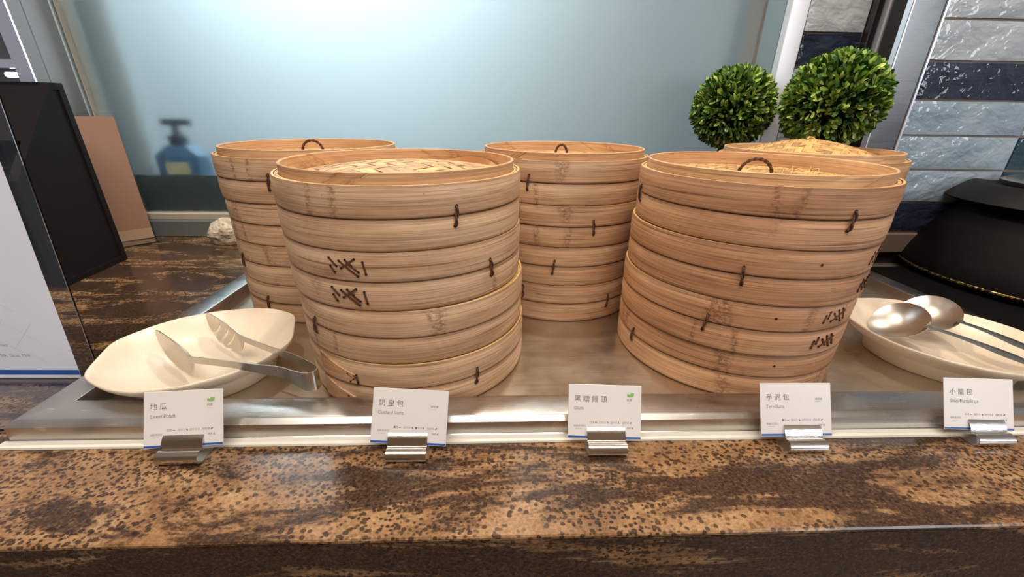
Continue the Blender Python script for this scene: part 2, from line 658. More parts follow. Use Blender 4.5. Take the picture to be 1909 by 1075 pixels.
# frosted window between the counter and the kitchen
win = struct(link('window_1', None))
b = MB()
b.box(-1.018, 0.66, CB, CB + 0.008, 0.055, 1.5)
b.build('glass_pane', M_GLASS, win)
b = MB()
b.box(-1.09, 0.66, CB - 0.022, CB + 0.03, 0.0, 0.046, 0.002)
fix_normals(b.build('bottom_rail', M_FRAME, win))
b = MB()
b.box(-1.02, 0.655, CB - 0.016, CB + 0.03, 0.046, 0.066, 0.003)
fix_normals(b.build('glazing_bead', M_BEAD, win))
b = MB()
b.box(-1.0845, -1.0205, CB - 0.02, CB + 0.05, 0.046, 1.5, 0.002)
fix_normals(b.build('frame_post', M_FRAME, win))
b = MB()
b.box(-1.0205, -1.0165, CB - 0.012, CB + 0.03, 0.046, 1.5, 0.002)
fix_normals(b.build('gasket', M_GASKET, win))
b = MB()
b.box(-1.122, -1.084, CB - 0.055, CB + 0.05, 0.0, 1.5, 0.002)
struct(fix_normals(b.build('trim_1', M_STRIP)))
# further pane on the left, dark with a rail and a lamp behind it
win2 = struct(link('window_2', None))
b = MB()
b.box(-2.0, -1.122, CB + 0.02, CB + 0.028, 0.0, 1.5)
b.build('glass_pane', M_DARKPANE, win2)
b = MB()
b.box(-2.0, -1.122, CB - 0.006, CB + 0.02, 0.415, 0.437, 0.002)
fix_normals(b.build('rail', M_STRIP, win2))
b = MB()
b.box(-2.0, -1.122, CB - 0.002, CB + 0.02, 0.35, 0.382, 0.002)
fix_normals(b.build('rail', M_FRAME, win2))
b = MB()
b.tube([(-1.19, CB - 0.01, 0.402), (-1.142, CB - 0.01, 0.402)], 0.006, 10)
lt = b.build('lamp_tube', M_TUBE, win2)

# kitchen seen blurred through the frosted glass
b = MB()
b.box(-2.4, 2.4, 2.3, 2.36, -0.9, 2.4)
struct(b.build('wall_back', M_KITCHENWALL))
b = MB()
b.box(-1.0, 0.62, CB + 0.016, CB + 0.03, 0.0, 0.164)
lg = b.build('kitchen_upstand', M_LEDGE)
tag(lg, 'dark green-grey kitchen upstand seen low behind the frosted glass', 'upstand')
b = MB()
b.box(-1.30, -1.0, CB + 0.11, CB + 0.15, 0.0, 1.5)
struct(b.build('trim_10', M_KITCHENWALL))
b = MB()
b.box(-1.4, 1.2, CB + 0.041, 2.3, -0.05, 0.0)
tag(b.build('kitchen_counter', M_LEDGE), 'kitchen worktop behind the frosted glass, under the blue pump bottle', 'counter')
sb = thing('soap_bottle', 'blurred blue pump bottle with cream label behind the frosted glass', 'bottle', (-0.878, CB + 0.062, 0.0))
b = MB()
b.box(-0.057, 0.057, -0.026, 0.026, 0.0, 0.212)
b.add([(-0.057, -0.026, 0.212), (0.057, -0.026, 0.212), (0.057, 0.026, 0.212), (-0.057, 0.026, 0.212),
       (-0.024, -0.02, 0.240), (0.024, -0.02, 0.240), (0.024, 0.02, 0.240), (-0.024, 0.02, 0.240)],
      [(0, 1, 5, 4), (1, 2, 6, 5), (2, 3, 7, 6), (3, 0, 4, 7), (4, 5, 6, 7)])
b.build('bottle_body', M_SOAP, sb)
b = MB()
b.lathe([(0.0001, 0.240), (0.022, 0.240), (0.022, 0.264), (0.010, 0.268), (0.007, 0.292), (0.0001, 0.292)], 20, closed=False)
b.box(-0.026, 0.040, -0.011, 0.011, 0.290, 0.306)
b.build('pump', M_SOAPPUMP, sb)
b = MB()
b.box(-0.034, 0.026, -0.0285, -0.0262, 0.152, 0.195)
b.build('paper_label', M_SOAPLABEL, sb)

# tiled pier and tiled column on the right


def tile(parent, x0, x1, z0, z1, y, m):
    g = 0.0022
    x0, x1, z0, z1 = x0 + g, x1 - g, z0 + g, z1 - g
    nx, nz = max(4, int((x1 - x0) / 0.014)), 6
    off = random.random() * 50
    mb = MB()
    vs = []
    for j in range(nz + 1):
        for i in range(nx + 1):
            u, v = i / nx, j / nz
            x, z = x0 + (x1 - x0) * u, z0 + (z1 - z0) * v
            e = min(u, 1 - u, v, 1 - v)
            n = mnoise.noise(Vector((x * 18 + off, z * 26, off)))
            d = 0.005 + 0.0016 * n
            if e < 1e-6:
                d = 0.0036
            jx = 0.0007 * mnoise.noise(Vector((z * 30, off, x * 20)))
            vs.append((x + jx, y - d, z + jx))
    fs = [(j * (nx + 1) + i, j * (nx + 1) + i + 1, (j + 1) * (nx + 1) + i + 1, (j + 1) * (nx + 1) + i)
          for j in range(nz) for i in range(nx)]
    # skirt back to the wall
    ring = [i for i in range(nx + 1)] + [(j + 1) * (nx + 1) + nx for j in range(nz)] + \
           [nz * (nx + 1) + i for i in range(nx - 1, -1, -1)] + [j * (nx + 1) for j in range(nz - 1, 0, -1)]
    o = len(vs)
    vs += [(vs[k][0], y + 0.0002, vs[k][2]) for k in ring]
    for k in range(len(ring)):
        k2 = (k + 1) % len(ring)
        fs.append((ring[k2], ring[k], o + k, o + k2))
    mb.add(vs, fs)
    return mb.build('tile', m, parent, smooth=40)


ZR = [0.0905, 0.1588, 0.2297, 0.3000, 0.3684, 0.4383, 0.5096, 0.5790, 0.6480]
pier = MB()
pier.box(0.655, 0.86, PW, 1.24, 0.0, 1.5)
pier = struct(pier.build('wall_rear', M_GROUT))
for r, m in zip(range(1, 8), (T_MID, T_PALE, T_MID, T_PALE, T_NAVY, T_PALE, T_MID)):
    tile(pier, 0.691, 0.832, ZR[r] - 0.0007, ZR[r + 1] - 0.0007, PW, m)
b = MB()
b.box(0.648, 0.690, PW - 0.008, PW + 0.012, 0.0, 1.5, 0.002)
struct(fix_normals(b.build('trim_2', M_SATIN)))
b = MB()
b.box(0.6475, 0.655, PW + 0.012, CB - 0.024, 0.0, 1.5)
struct(b.build('trim_3', M_FRAME))
b = MB()
b.box(0.832, 0.848, PW - 0.020, PW, 0.0, 1.5, 0.002)
struct(fix_normals(b.build('trim_4', M_DARKMETAL)))
b = MB()
b.box(0.851, 0.864, PW - 0.03, PW, 0.0, 1.5, 0.003)
struct(fix_normals(b.build('trim_5', M_SATIN)))
b = MB()
b.box(0.86, 1.3, PW, 1.24, 0.0, 1.5)
struct(b.build('wall_center', M_DARK))

colw = MB()
colw.box(0.83, 3.0, CW, CW + 0.035, 0.0885, 1.5)
colw = struct(colw.build('wall_right', M_GROUT))
rowm = (T_NAVY, T_MID, T_MID, T_MID, T_NAVY, T_PALE, T_PALE, T_PALE)
row2 = (T_MID, T_TEAL, T_TEAL, T_PALE, T_MID, T_MID, T_NAVY, T_MID)
for r in range(8):
    tile(colw, 0.853, 1.119, ZR[r], ZR[r + 1], CW, rowm[r])
    tile(colw, 1.119, 1.389, ZR[r], ZR[r + 1], CW, row2[r])
    tile(colw, 1.389, 1.659, ZR[r], ZR[r + 1], CW, row2[(r + 3) % 8])
b = MB()
b.box(0.7815, 0.845, CW - 0.008, CW + 0.002, 0.0885, 1.5, 0.0015)
M_COLSTEEL = steel('column_steel', (0.19, 0.19, 0.19), 0.26, scratch=False)
struct(fix_normals(b.build('trim_6', M_COLSTEEL)))
b = MB()
b.box(0.777, 0.7815, CW - 0.012, CW + 0.002, 0.0885, 1.5, 0.0012)
struct(fix_normals(b.build('trim_7', M_STRIP)))
b = MB()
b.box(0.845, 0.8515, CW - 0.010, CW, 0.0885, 1.5, 0.0012)
struct(fix_normals(b.build('trim_8', M_STRIP)))
b = MB()
b.box(0.7785, 0.83, CW + 0.002, CW + 0.035, 0.0885, 1.5)
struct(b.build('trim_9', M_DARK))
# stepped steel plinth under the tiles
bb = struct(link('baseboard_right', None))
b = MB()
b.box(0.776, 3.0, CW - 0.012, CW + 0.035, 0.042, 0.0885, 0.003)
fix_normals(b.build('plinth_step', M_PLINTH, bb))
b = MB()
b.box(0.776, 3.0, CW + 0.006, CW + 0.035, 0.010, 0.042)
b.build('recess', M_DARKMETAL, bb)
b = MB()
b.box(0.776, 3.0, CW - 0.010, CW + 0.035, 0.0, 0.010, 0.002)
fix_normals(b.build('plinth_step', M_PLINTH, bb))

# ------------------------------------------------------------------ steel steam tray
TX0, TX1, TY0, TY1, TZ = -0.523, 0.826, 0.3555, 0.830, 0.025
RW = 0.042
tray = thing('steam_tray', 'wide sunken stainless steel tray with raised rim under the bamboo stacks', 'tray', (0, 0, 0))
b = MB()
b.box(TX0 + 0.01, TX1 - 0.01, TY0 + 0.01, TY1 - 0.01, 0.0, 0.0012)
b.build('pan', M_STEEL_FLOOR, tray)


def rim_side(p, q, nrm):
    """mitred rail from outer corner p to q; nrm points inwards"""
    p, q, nrm = Vector(p), Vector(q), Vector(nrm)
    d = (q - p).normalized()
    prof = [(0.0, 0.0), (0.0, 0.0036), (0.0012, 0.0044), (0.0012, 0.0205), (0.0042, 0.0228), (0.0065, 0.0246), (0.0095, 0.0252),
            (RW - 0.003, 0.0252), (RW - 0.0008, 0.0245), (RW, 0.022), (RW, 0.001), (RW - 0.004, 0.001), (RW - 0.004, 0.0)]
    s0 = [p + nrm * a + d * a + Vector((0, 0, z)) for a, z in prof]
    s1 = [q + nrm * a - d * a + Vector((0, 0, z)) for a, z in prof]
    mb = MB()
    mb.strip([s0, s1])
    return fix_normals(mb.build('rim', M_STEEL, tray, smooth=30))


C4 = [(TX0, TY0, 0), (TX1, TY0, 0), (TX1, TY1, 0), (TX0, TY1, 0)]
for i, nr in enumerate([(0, 1, 0), (-1, 0, 0), (0, -1, 0), (1, 0, 0)]):
    rim_side(C4[i], C4[(i + 1) % 4], nr)
b = MB()
b.strip([[(x, TY0 + 0.0005, 0.0), (x, TY0 - 0.0092, 0.0), (x, TY0 - 0.0085, 0.0022), (x, TY0 - 0.003, 0.0034), (x, TY0 + 0.0005, 0.0034)]
         for x in np.linspace(TX0 - 0.004, TX1 + 0.004, 30)])
fix_normals(b.build('sealant_bead', M_SEAL, tray))
FZ = 0.0012

# ------------------------------------------------------------------ bamboo steamers
RI = 0.1413


def hoop_mesh(name, m, R, z0, z1, step):
    mb = MB()
    ri = RI + 0.0006
    mid = (z0 + z1) / 2
    prof = [(ri, z0), (R - 0.0018, z0), (R - 0.0004, z0 + 0.0014), (R + 0.0004, mid), (R, z1 - 0.0014), (R - 0.0011, z1)]
    if step:
        prof += [(R - 0.0036, z1), (R - 0.0039, z1 - 0.0022), (R - 0.0043, z1 - 0.0022), (R - 0.0046, z1 - 0.0006), (ri, z1 - 0.0006)]
    else:
        prof += [(ri, z1)]
    mb.lathe(prof, 128)
    me = mb.mesh(name, m, 40)
    me.materials.append(M_EDGE)          # paler cut edge of the strip
    for p in me.polygons:
        if p.normal.z > 0.75:
            p.material_index = 1
    return me


def ring_mesh(name, m, R, th, z0, z1, cut, slant):
    """inner hoop with a diagonal scarf joint at angle cut"""
    n = 128
    mb = MB()
    gap = 0.0009 / R
    zs = [z0 + (z1 - 0.0008 - z0) * q / 6 for q in range(7)]
    prof = [(R, q) for q in zs] + [(R - 0.0008, z1), (R - th + 0.0008, z1)] + [(R - th, q) for q in reversed(zs)]
    k = len(prof)
    vs, fs, us = [], [], []
    for i in range(n + 1):
        a = cut + gap / 2 + (2 * PI - gap) * i / n
        for r, z in prof:
            aa = a + slant * (z - (z0 + z1) / 2)
            bulge = 0.0005 if i > n - 6 else 0.0
            vs.append(((r + bulge) * math.cos(aa), (r + bulge) * math.sin(aa), z))
    s = [0.0]
    for j in range(k):
        s.append(s[-1] + math.hypot(prof[j][0] - prof[(j + 1) % k][0], prof[j][1] - prof[(j + 1) % k][1]))
    for i in range(n):
        for j in range(k):
            j2 = (j + 1) % k
            fs.append((i * k + j, (i + 1) * k + j, (i + 1) * k + j2, i * k + j2))
            u0, u1 = 2 * PI * R * i / n, 2 * PI * R * (i + 1) / n
            us.append([(u0, s[j]), (u1, s[j]), (u1, s[j + 1]), (u0, s[j + 1])])
    fs += [tuple(range(k)), tuple((n + 1) * k - 1 - j for j in range(k))]
    us += [[(0, 0)] * k] * 2
    mb.add(vs, fs, us)
    return mb.mesh(name, m, 40)


def on_cyl(a, z, R):
    return Vector((R * math.cos(a), R * math.sin(a), z))


def cyl_strip(mb, a0, z0, a1, z1, wd, R, th=0.0008, n=6, lift=True):
    """flat lacing strip lying on the hoop from one peg hole to another"""
    du, dz = (a1 - a0) * R, z1 - z0
    L = math.hypot(du, dz)
    px, pz = -dz / L * wd / 2, du / L * wd / 2
    secs = []
    for i in range(n + 1):
        t = i / n
        h = th * (0.35 + 0.65 * math.sin(PI * min(max(t, 0.06), 0.94)) ** 0.5) if lift else th
        a, z = a0 + (a1 - a0) * t, z0 + dz * t
        secs.append([on_cyl(a + px / R, z + pz, R - 0.0003), on_cyl(a + px / R, z + pz, R + h * 0.8), on_cyl(a, z, R + h),
                     on_cyl(a - px / R, z - pz, R + h * 0.8), on_cyl(a - px / R, z - pz, R - 0.0003)])
    mb.strip(secs)


def lacing(parent, a, z, strokes, wd, R, mirror=1):
    mb, hb = MB(), MB()
    for (x0, y0), (x1, y1) in strokes:
        cyl_strip(mb, a + mirror * x0 / 1000 / R, z + y0 / 1000, a + mirror * x1 / 1000 / R, z + y1 / 1000, wd, R)
        for x, y in ((x0, y0), (x1, y1)):
            ca, cz = a + mirror * x / 1000 / R, z + y / 1000
            pts = [on_cyl(ca + 0.0013 * math.cos(q * PI / 4) / R, cz + 0.0013 * math.sin(q * PI / 4), R + 0.0007) for q in range(8)]
            pts2 = [on_cyl(ca + 0.0013 * math.cos(q * PI / 4) / R, cz + 0.0013 * math.sin(q * PI / 4), R - 0.0005) for q in range(8)]
            hb.strip([pts2, pts])
    fix_normals(mb.build('lacing', M_LACE, parent))
    fix_normals(hb.build('peg_hole', M_HOLE, parent))


def tongue(parent, a, z, hgt, ln, R, m):
    """tapered overlapping end of the hoop, with frayed stitches at its tip"""
    mb = MB()
    n = 10
    secs = []
    for i in range(n + 1):
        t = i / n
        aa = a + ln * t / R
        top = z + hgt / 2 - hgt * 0.55 * t
        bot = z - hgt / 2 + hgt * 0.08 * t
        r1 = R + 0.0018
        secs.append([on_cyl(aa, bot, R - 0.0004), on_cyl(aa, bot, r1), on_cyl(aa, top, r1), on_cyl(aa, top, R - 0.0004)])
    mb.strip(secs)
    fix_normals(mb.build('hoop_end', m, parent))
    lacing(parent, a + (ln - 0.006) / R, z - hgt * 0.2, [((-6, 5), (2, -1)), ((-3, -5), (5, 2)), ((3, 4), (7, -4)), ((6, 5), (7.5, -5))], 0.0013, R + 0.0012)


def peg(parent, a, z, R):
    hb = MB()
    hb.strip([[on_cyl(a + 0.0014 * math.cos(q * PI / 5) / R, z + 0.0014 * math.sin(q * PI / 5), rr) for q in range(10)] for rr in (R - 0.001, R + 0.0004)])
    fix_normals(hb.build('peg', M_HOLE, parent))


def rope_tie(parent, a, z, R, h=0.0105, tilt=0.0):
    """twisted two strand loop straddling the joint between two hoops"""
    mb = MB()
    n = 26
    for ph in (0, PI):
        path = []
        for i in range(n + 1):
            t = i / n
            q = -1 + 2 * t
            zz = z + h * q
            out = 0.0026 * math.sqrt(max(0, 1 - q ** 4)) - 0.0006
            w_ = 0.0012 * math.cos(ph + 1.8 * PI * t)
            d_ = 0.0010 * math.sin(ph + 1.8 * PI * t)
            path.append(on_cyl(a + (w_ + tilt * q) / R, zz, R + out + d_))
        mb.tube(path, 0.00108, 7)
    fix_normals(mb.build('rope_tie', M_ROPE, parent))
    hb = MB()
    for s in (-1, 1):
        ca, cz = a + tilt * s / R, z + s * h
        hb.strip([[on_cyl(ca + 0.0017 * math.cos(q * PI / 4) / R, cz + 0.0017 * math.sin(q * PI / 4), rr) for q in range(8)] for rr in (R - 0.001, R + 0.0006)])
    fix_normals(hb.build('peg_hole', M_HOLE, parent))


def rope_handle(parent, x, y, z, rx, rz, ang):
    mb = MB()
    n = 30
    ca, sa = math.cos(ang), math.sin(ang)
    for ph in (0, PI):
        path = []
        for i in range(n + 1):
            t = i / n
            th = PI * (1.02 - 1.04 * t)
            rr = 0.0011 * math.cos(ph + 9 * PI * t)
            dd = 0.0011 * math.sin(ph + 9 * PI * t)
            lx = (rx + rr) * math.cos(th)
            path.append((x + lx * ca - dd * sa, y + lx * sa + dd * ca, z + (rz + rr) * math.sin(th)))
        mb.tube(path, 0.0014, 7)
    fix_normals(mb.build('rope_handle', M_ROPE, parent))


def weave(parent, p, Rd, z0, h, power, cache={}):
    """woven dome: two crossing families of flat cane strips in a twill"""
    key = (p, Rd, z0, h, power)
    if key not in cache:
        out = []
        nn = int(Rd / p)
        amp = 0.0007

        def zd(r):
            return z0 + h * max(0.0, 1 - (r / Rd) ** power)
        for fam in (0, 1):
            for i in range(-nn, nn + 1):
                d = i * p
                if abs(d) > Rd - p * 0.5:
                    continue
                L = math.sqrt(Rd * Rd - d * d) - 0.001
                steps = max(4, int(2 * L / (p * 0.5)))
                secs = []
                for k in range(steps + 1):
                    s = -L + 2 * L * k / steps
                    j = s / p
                    jj = math.floor(j + 0.5)
                    over = ((i + jj) % 4 < 2) if fam == 0 else not ((i + jj) % 4 < 2)
                    e = amp if over else -amp
                    ring = []
                    for off, zz in ((-0.47 * p, -0.0003), (-0.47 * p, 0.0003), (0.47 * p, 0.0003), (0.47 * p, -0.0003)):
                        a_, b_ = s, d + off
                        X, Y = (a_, b_) if fam == 0 else (b_, a_)
                        r = math.hypot(X, Y)
                        q = 0.7071
                        ring.append((q * (X - Y), q * (X + Y), zd(r) + e + zz))
                    secs.append(ring)
                mb = MB()
                k_ = 4
                vs = [v for s_ in secs for v in s_]
                fs, us = [], []
                for a_ in range(len(secs) - 1):
                    for j_ in range(4):
                        j2 = (j_ + 1) % 4
                        fs.append((a_ * 4 + j_, a_ * 4 + j2, (a_ + 1) * 4 + j2, (a_ + 1) * 4 + j_))
                        u0, u1 = a_ * p * 0.5, (a_ + 1) * p * 0.5
                        us.append([(u0, j_ * 0.004), (u0, (j_ + 1) * 0.004), (u1, (j_ + 1) * 0.004), (u1, j_ * 0.004)])
                mb.add(vs, fs, us)
                out.append(mb.mesh('cane_strip', M_WEAVE, 0))
        cache[key] = out
    for me in cache[key]:
        link('cane_strip', me, parent)


LACE_A = [((-20.5, 8.8), (-12.5, 0.5)), ((-20, 0), (-15.7, -6.6)), ((-8.8, 6.6), (10.7, -9)), ((-7.3, -1.5), (8.8, 9.5)),
          ((0.7, 4.4), (12, -4.5)), ((17.6, 6.5), (19.8, -6.6)), ((-1.5, 8), (5.0, 2.0))]
LACE_D = [((-16, -5), (-14.5, 4)), ((-10.5, 0), (-9, 8)), ((-4, -5), (17, 6)), ((-2, 5), (6, -4)), ((5, 8), (14, -7)), ((13, 9), (20, -5))]

UPPER, LOWER = {}, {}
for key, m in (('pale', M_BAMBOO), ('tan', M_BAMBOO_TAN)):
    UPPER[key] = hoop_mesh('outer_hoop', m, 0.150, UH / 2 + 0.0006, UH - 0.0003, True)
    LOWER[key] = hoop_mesh('outer_hoop', m, 0.1494, 0.0002, UH / 2 - 0.0004, False)
BRING = ring_mesh('inner_hoop', M_RING, RI, 0.0032, 0.030, UH + 0.006, 1.0, 8)
SLATB = MB()
for i in range(-8, 9):
    d = i * 0.016
    L = math.sqrt(0.1375 ** 2 - d * d) - 0.001
    SLATB.box(-L, L, d - 0.007, d + 0.007, 0.004, 0.0075)
SLATM = SLATB.mesh('slat_floor', M_RING, 0)

R_ = math.radians
# per stack: centre, per-unit xy shift from lid to bottom, per-unit (tie angles), laced hoops (unit, which hoop, angle)
STACKS = {
    'A': dict(c=(-0.1204, 0.547), sh=[(0, 0), (0.001, 0.0005), (0.0055, 0), (0.0075, -0.001)], m='pale', scarf=-104,
              ties=[[-58.7, -215, 60], [-41.9, 100], [-6, -130.7, 110], [-54.5, 130]],
              where='in the front left stack', dome=(0.016, 0.126, 0.0145, 2.0)),
    'B': dict(c=(-0.3258, 0.7743), sh=[(0, 0), (0.003, 0.001), (0.0045, 0), (0.004, 0)], m='pale', scarf=-60,
              ties=[[-93.3, 80], [40, 160], [-133.2, 90], [-114.3, 30]],
              where='in the back left stack', dome=(0.011, 0.126, 0.003, 2.2)),
    'C': dict(c=(0.119, 0.7757), sh=[(0, 0), (0.001, -0.001), (0, 0), (0.001, 0)], m='pale', scarf=-135,
              ties=[[-118.3, 70], [-77.7, 60], [-100.4, 20], [-62.0, 120]],
              where='in the middle back stack', dome=(0.011, 0.126, 0.004, 2.2)),
    'D': dict(c=(0.3463, 0.5532), sh=[(0.0010, 0), (-0.0018, 0.001), (-0.0030, 0.003), (-0.0007, 0.0078)], m='tan', scarf=-86,
              ties=[[-82.8, 176.5, 60], [-117.1, 60], [-126.5, 40], [-165.6, 10]],
              where='in the front right stack', dome=(0.011, 0.126, 0.003, 2.2)),
    'E': dict(c=(0.5817, 0.790), sh=[(0, 0), (0.001, 0), (-0.001, 0), (0.001, 0)], m='tan', scarf=-92,
              ties=[[-150, 60], [-120, 40], [-140, 70], [-100, 20]],
              where='in the back right stack', dome=(0.0105, 0.118, 0.032, 1.7)),
}
LIDTXT = {'A': 'round bamboo lid with coarse flat woven top on the front left stack',
          'B': 'round bamboo lid with a dark rope handle topping the back left stack',
          'C': 'round bamboo lid with small rope loop topping the middle back stack',
          'D': 'round tan bamboo lid with brown rope arch topping the front right stack',
          'E': 'round bamboo lid with tall woven dome, in front of the green balls'}
POS = ['directly under the lid', 'second below the lid', 'lowest, on the tray']
LACES = {('A', 1, 'u'): (-103.5, LACE_A, 1), ('A', 1, 'l'): (-104.5, LACE_A, 1), ('D', 1, 'u'): (-52, LACE_D, 1), ('D', 1, 'l'): (-53, LACE_D, 1),
         ('D', 2, 'u'): (-70, LACE_D, 1), ('D', 2, 'l'): (-72, LACE_D, 1)}
TONG = {('A', 3, 'u'): -132, ('A', 3, 'l'): -132}
EXTRA = {('A', 1): ' with crossed lacing', ('A', 3): ' with split hoop ends', ('D', 1): ' with dark stitches', ('D', 2): ' with dark stitches'}

for sk, S in STACKS.items():
    for u in range(4):
        z = FZ + UH * (3 - u)
        loc = (S['c'][0] + S['sh'][u][0], S['c'][1] + S['sh'][u][1], z)
        if u == 0:
            t = thing('steamer_cover', LIDTXT[sk], 'lid', loc, 0, 'bamboo steamer lids')
        else:
            t = thing('steamer_basket', 'bamboo steamer basket%s, %s, %s' % (EXTRA.get((sk, u), ''), POS[u - 1], S['where']),
                      'steamer', loc, 0, 'stacked bamboo steamer baskets')
        up = link('outer_hoop', UPPER[S['m']], t)
        lo = link('outer_hoop', LOWER[S['m']], t)
        if u == 0:
            ring = ring_mesh('inner_hoop', M_RING, RI, 0.0034, 0.040, UH + 0.0110, R_(S['scarf']), 13 if sk in 'AC' else 17)
            link('inner_hoop', ring, t)
            p, Rd, h, pw = S['dome']
            weave(t, p, Rd + 0.0185 if sk != 'E' else 0.134, 0.0575, h if sk != 'E' else 0.036, pw)
        else:
            link('inner_hoop', BRING, t)
            link('slat_floor', SLATM, t)
        for i, a in enumerate(S['ties'][u]):
            rope_tie(t, R_(a), UH / 2, 0.1503, 0.0105 if sk in 'AD' else 0.0115, (0.0012, -0.0008, 0.0015)[(i + u) % 3])
        for wh, hoop in (('u', up), ('l', lo)):
            zc = UH * (0.75 if wh == 'u' else 0.25)
            if (sk, u, wh) in LACES:
                a, st, mr = LACES[(sk, u, wh)]
                lacing(hoop, R_(a), zc, st, 0.0021 if sk == 'A' else 0.0023, 0.1502, mr)
            if sk == 'D' and wh == 'u' and u > 0:
                peg(hoop, R_((0, -88, -99, -93)[u]), zc + 0.002, 0.1505)
            if (sk, u, wh) in TONG:
                tongue(hoop, R_(TONG[(sk, u, wh)]), zc, UH * 0.46, 0.058 if wh == 'u' else 0.054, 0.1502, M_BAMBOO_TAN)
        if u == 0:
            if sk == 'B':
                rope_handle(t, 0.000, 0.0, 0.0645, 0.0175, 0.0180, 0.05)
            if sk == 'C':
                rope_handle(t, -0.003, 0.0, 0.0635, 0.0105, 0.0165, 0.05)
            if sk == 'D':
                rope_handle(t, -0.003, 0.0, 0.0595, 0.0205, 0.0205, -0.25)
                b = MB()
                for q in range(5):
                    x = 0.028 + 0.012 * q
                    b.tube([(x, -0.01, 0.0625), (x + 0.006, -0.002, 0.069 + 0.002 * (q % 2)), (x + 0.013 * (1 if q % 2 else -1), 0.004, 0.064)], 0.0006, 5)
                b.build('loose_cane_end', M_WEAVE, t)
            if sk == 'A':
                # loose dark strip caught at the back right, inside the hoop
                b = MB()
                secs = []
                for i in range(13):
                    a = R_(72 - 46 * i / 12)
                    hh = 0.0085 * math.sin(PI * (i + 0.6) / 13.2)
                    secs.append([on_cyl(a, 0.0615, 0.131 - 0.002), on_cyl(a, 0.0615 + hh, 0.1330), on_cyl(a, 0.0615 + hh, 0.1342), on_cyl(a, 0.0605, 0.1315)])
                b.strip(secs)
                fix_normals(b.build('loose_leaf_strip', mat('amber_strip', lin(170, 112, 62), 0.5), t))
            if sk == 'E':
                b = MB()
                b.tube([(-0.006, 0, 0.0935), (-0.002, 0.001, 0.097), (0.004, -0.001, 0.0965), (0.009, 0, 0.093)], 0.002, 7)
                b.build('cane_knot', M_WEAVE, t)

# ------------------------------------------------------------------ plates
def plate_outline(s, n=96):
    pts = []
    half = [(-0.108, 0.0), (-0.108, 0.030), (-0.105, 0.043), (-0.099, 0.052), (-0.075, 0.078), (-0.045, 0.096), (0.0, 0.103),
            (0.045, 0.095), (0.075, 0.079), (0.099, 0.053), (0.106, 0.043), (0.109, 0.030), (0.109, 0.0)]
    full = half + [(x, -y) for x, y in half[-2:0:-1]]
    # resample evenly, then smooth so the cut ends keep soft corners
    P = [Vector(p) for p in full]
    seg = [(P[(i + 1) % len(P)] - P[i]).length for i in range(len(P))]
    tot = sum(seg)
    out = []
    for k in range(n):
        d = tot * k / n
        i = 0
        while d > seg[i]:
            d -= seg[i]
            i += 1
        out.append(P[i].lerp(P[(i + 1) % len(P)], d / seg[i]))
    for _ in range(2):
        out = [(out[i - 1] + out[i] * 2 + out[(i + 1) % n]) / 4 for i in range(n)]
    return [(p.x * s, p.y * s) for p in out]


def make_plate(label, loc, rz, size=1.0):
    t = thing('serving_dish', label, 'dish', loc, rz, 'cream serving dishes')
    o = plate_outline(size)
    n = len(o)

    def lev(f, g=None):      # f scales the outline; small levels become round
        out = []
        for x, y in o:
            a = math.atan2(y, x)
            k = max(0.0, min(1.0, (f - 0.30) / 0.68))
            k = k * k * (3 - 2 * k)
            ex, ey = 0.105 * f * math.cos(a), 0.098 * f * math.sin(a)
            out.append((x * f * k + ex * (1 - k), y * f * k + ey * (1 - k)))
        return out
    prof = [(0.02, 0.0130), (0.2, 0.0130)] + [(0.36 + 0.61 * q / 20, 0.0130 + 0.0312 * (q / 20) ** 1.9) for q in range(21)]
    prof += [(0.985, 0.0455), (0.995, 0.0460), (1.004, 0.0454), (1.008, 0.0440), (1.004, 0.0424), (0.985, 0.0390), (0.94, 0.0335), (0.88, 0.0280), (0.82, 0.0240),
             (0.775, 0.0212), (0.755, 0.0180), (0.735, 0.0008), (0.725, 0.0), (0.68, 0.0), (0.66, 0.004), (0.30, 0.006), (0.02, 0.006)]
    mb = MB()
    vs = []
    for f, z in prof:
        raise_ = 0.003 * max(0, (f - 0.5) / 0.5) ** 2
        for (x, y) in lev(f):
            vs.append((x, y, z + raise_ * (abs(x) / 0.108) ** 2))
    fs = []
    for j in range(len(prof) - 1):
        for i in range(n):
            i2 = (i + 1) % n
            fs.append((j * n + i, j * n + i2, (j + 1) * n + i2, (j + 1) * n + i))
    fs += [tuple(range(n)), tuple((len(prof) - 1) * n + i for i in range(n - 1, -1, -1))]
    mb.add(vs, fs)
    fix_normals(mb.build('dish_body', M_CERAMIC, t, smooth=50))
    return t


make_plate('cream ceramic boat-shaped dish holding the steel tongs', (-0.391, 0.485, FZ), R_(21))
make_plate('cream ceramic boat-shaped dish holding two steel serving spoons', (0.655, 0.507, FZ), R_(-43), 1.05)

# ------------------------------------------------------------------ tongs
tg = thing('serving_tongs', 'stainless steel salad tongs lying on the cream dish at left', 'tongs', (-0.33, 0.45, 0))
TOF = Vector((0.33, -0.45, 0))


def catmull(P, per=8):
    P = [Vector(p) for p in P]
    P = [P[0] * 2 - P[1]] + P + [P[-1] * 2 - P[-2]]
    out = []
    for i in range(1, len(P) - 2):
        for k in range(per):
            t = k / per
            a, b_, c, d = P[i - 1], P[i], P[i + 1], P[i + 2]
            out.append(0.5 * ((2 * b_) + (c - a) * t + (2 * a - 5 * b_ + 4 * c - d) * t * t + (3 * b_ - a - 3 * c + d) * t ** 3))
    out.append(P[-2])
    return out


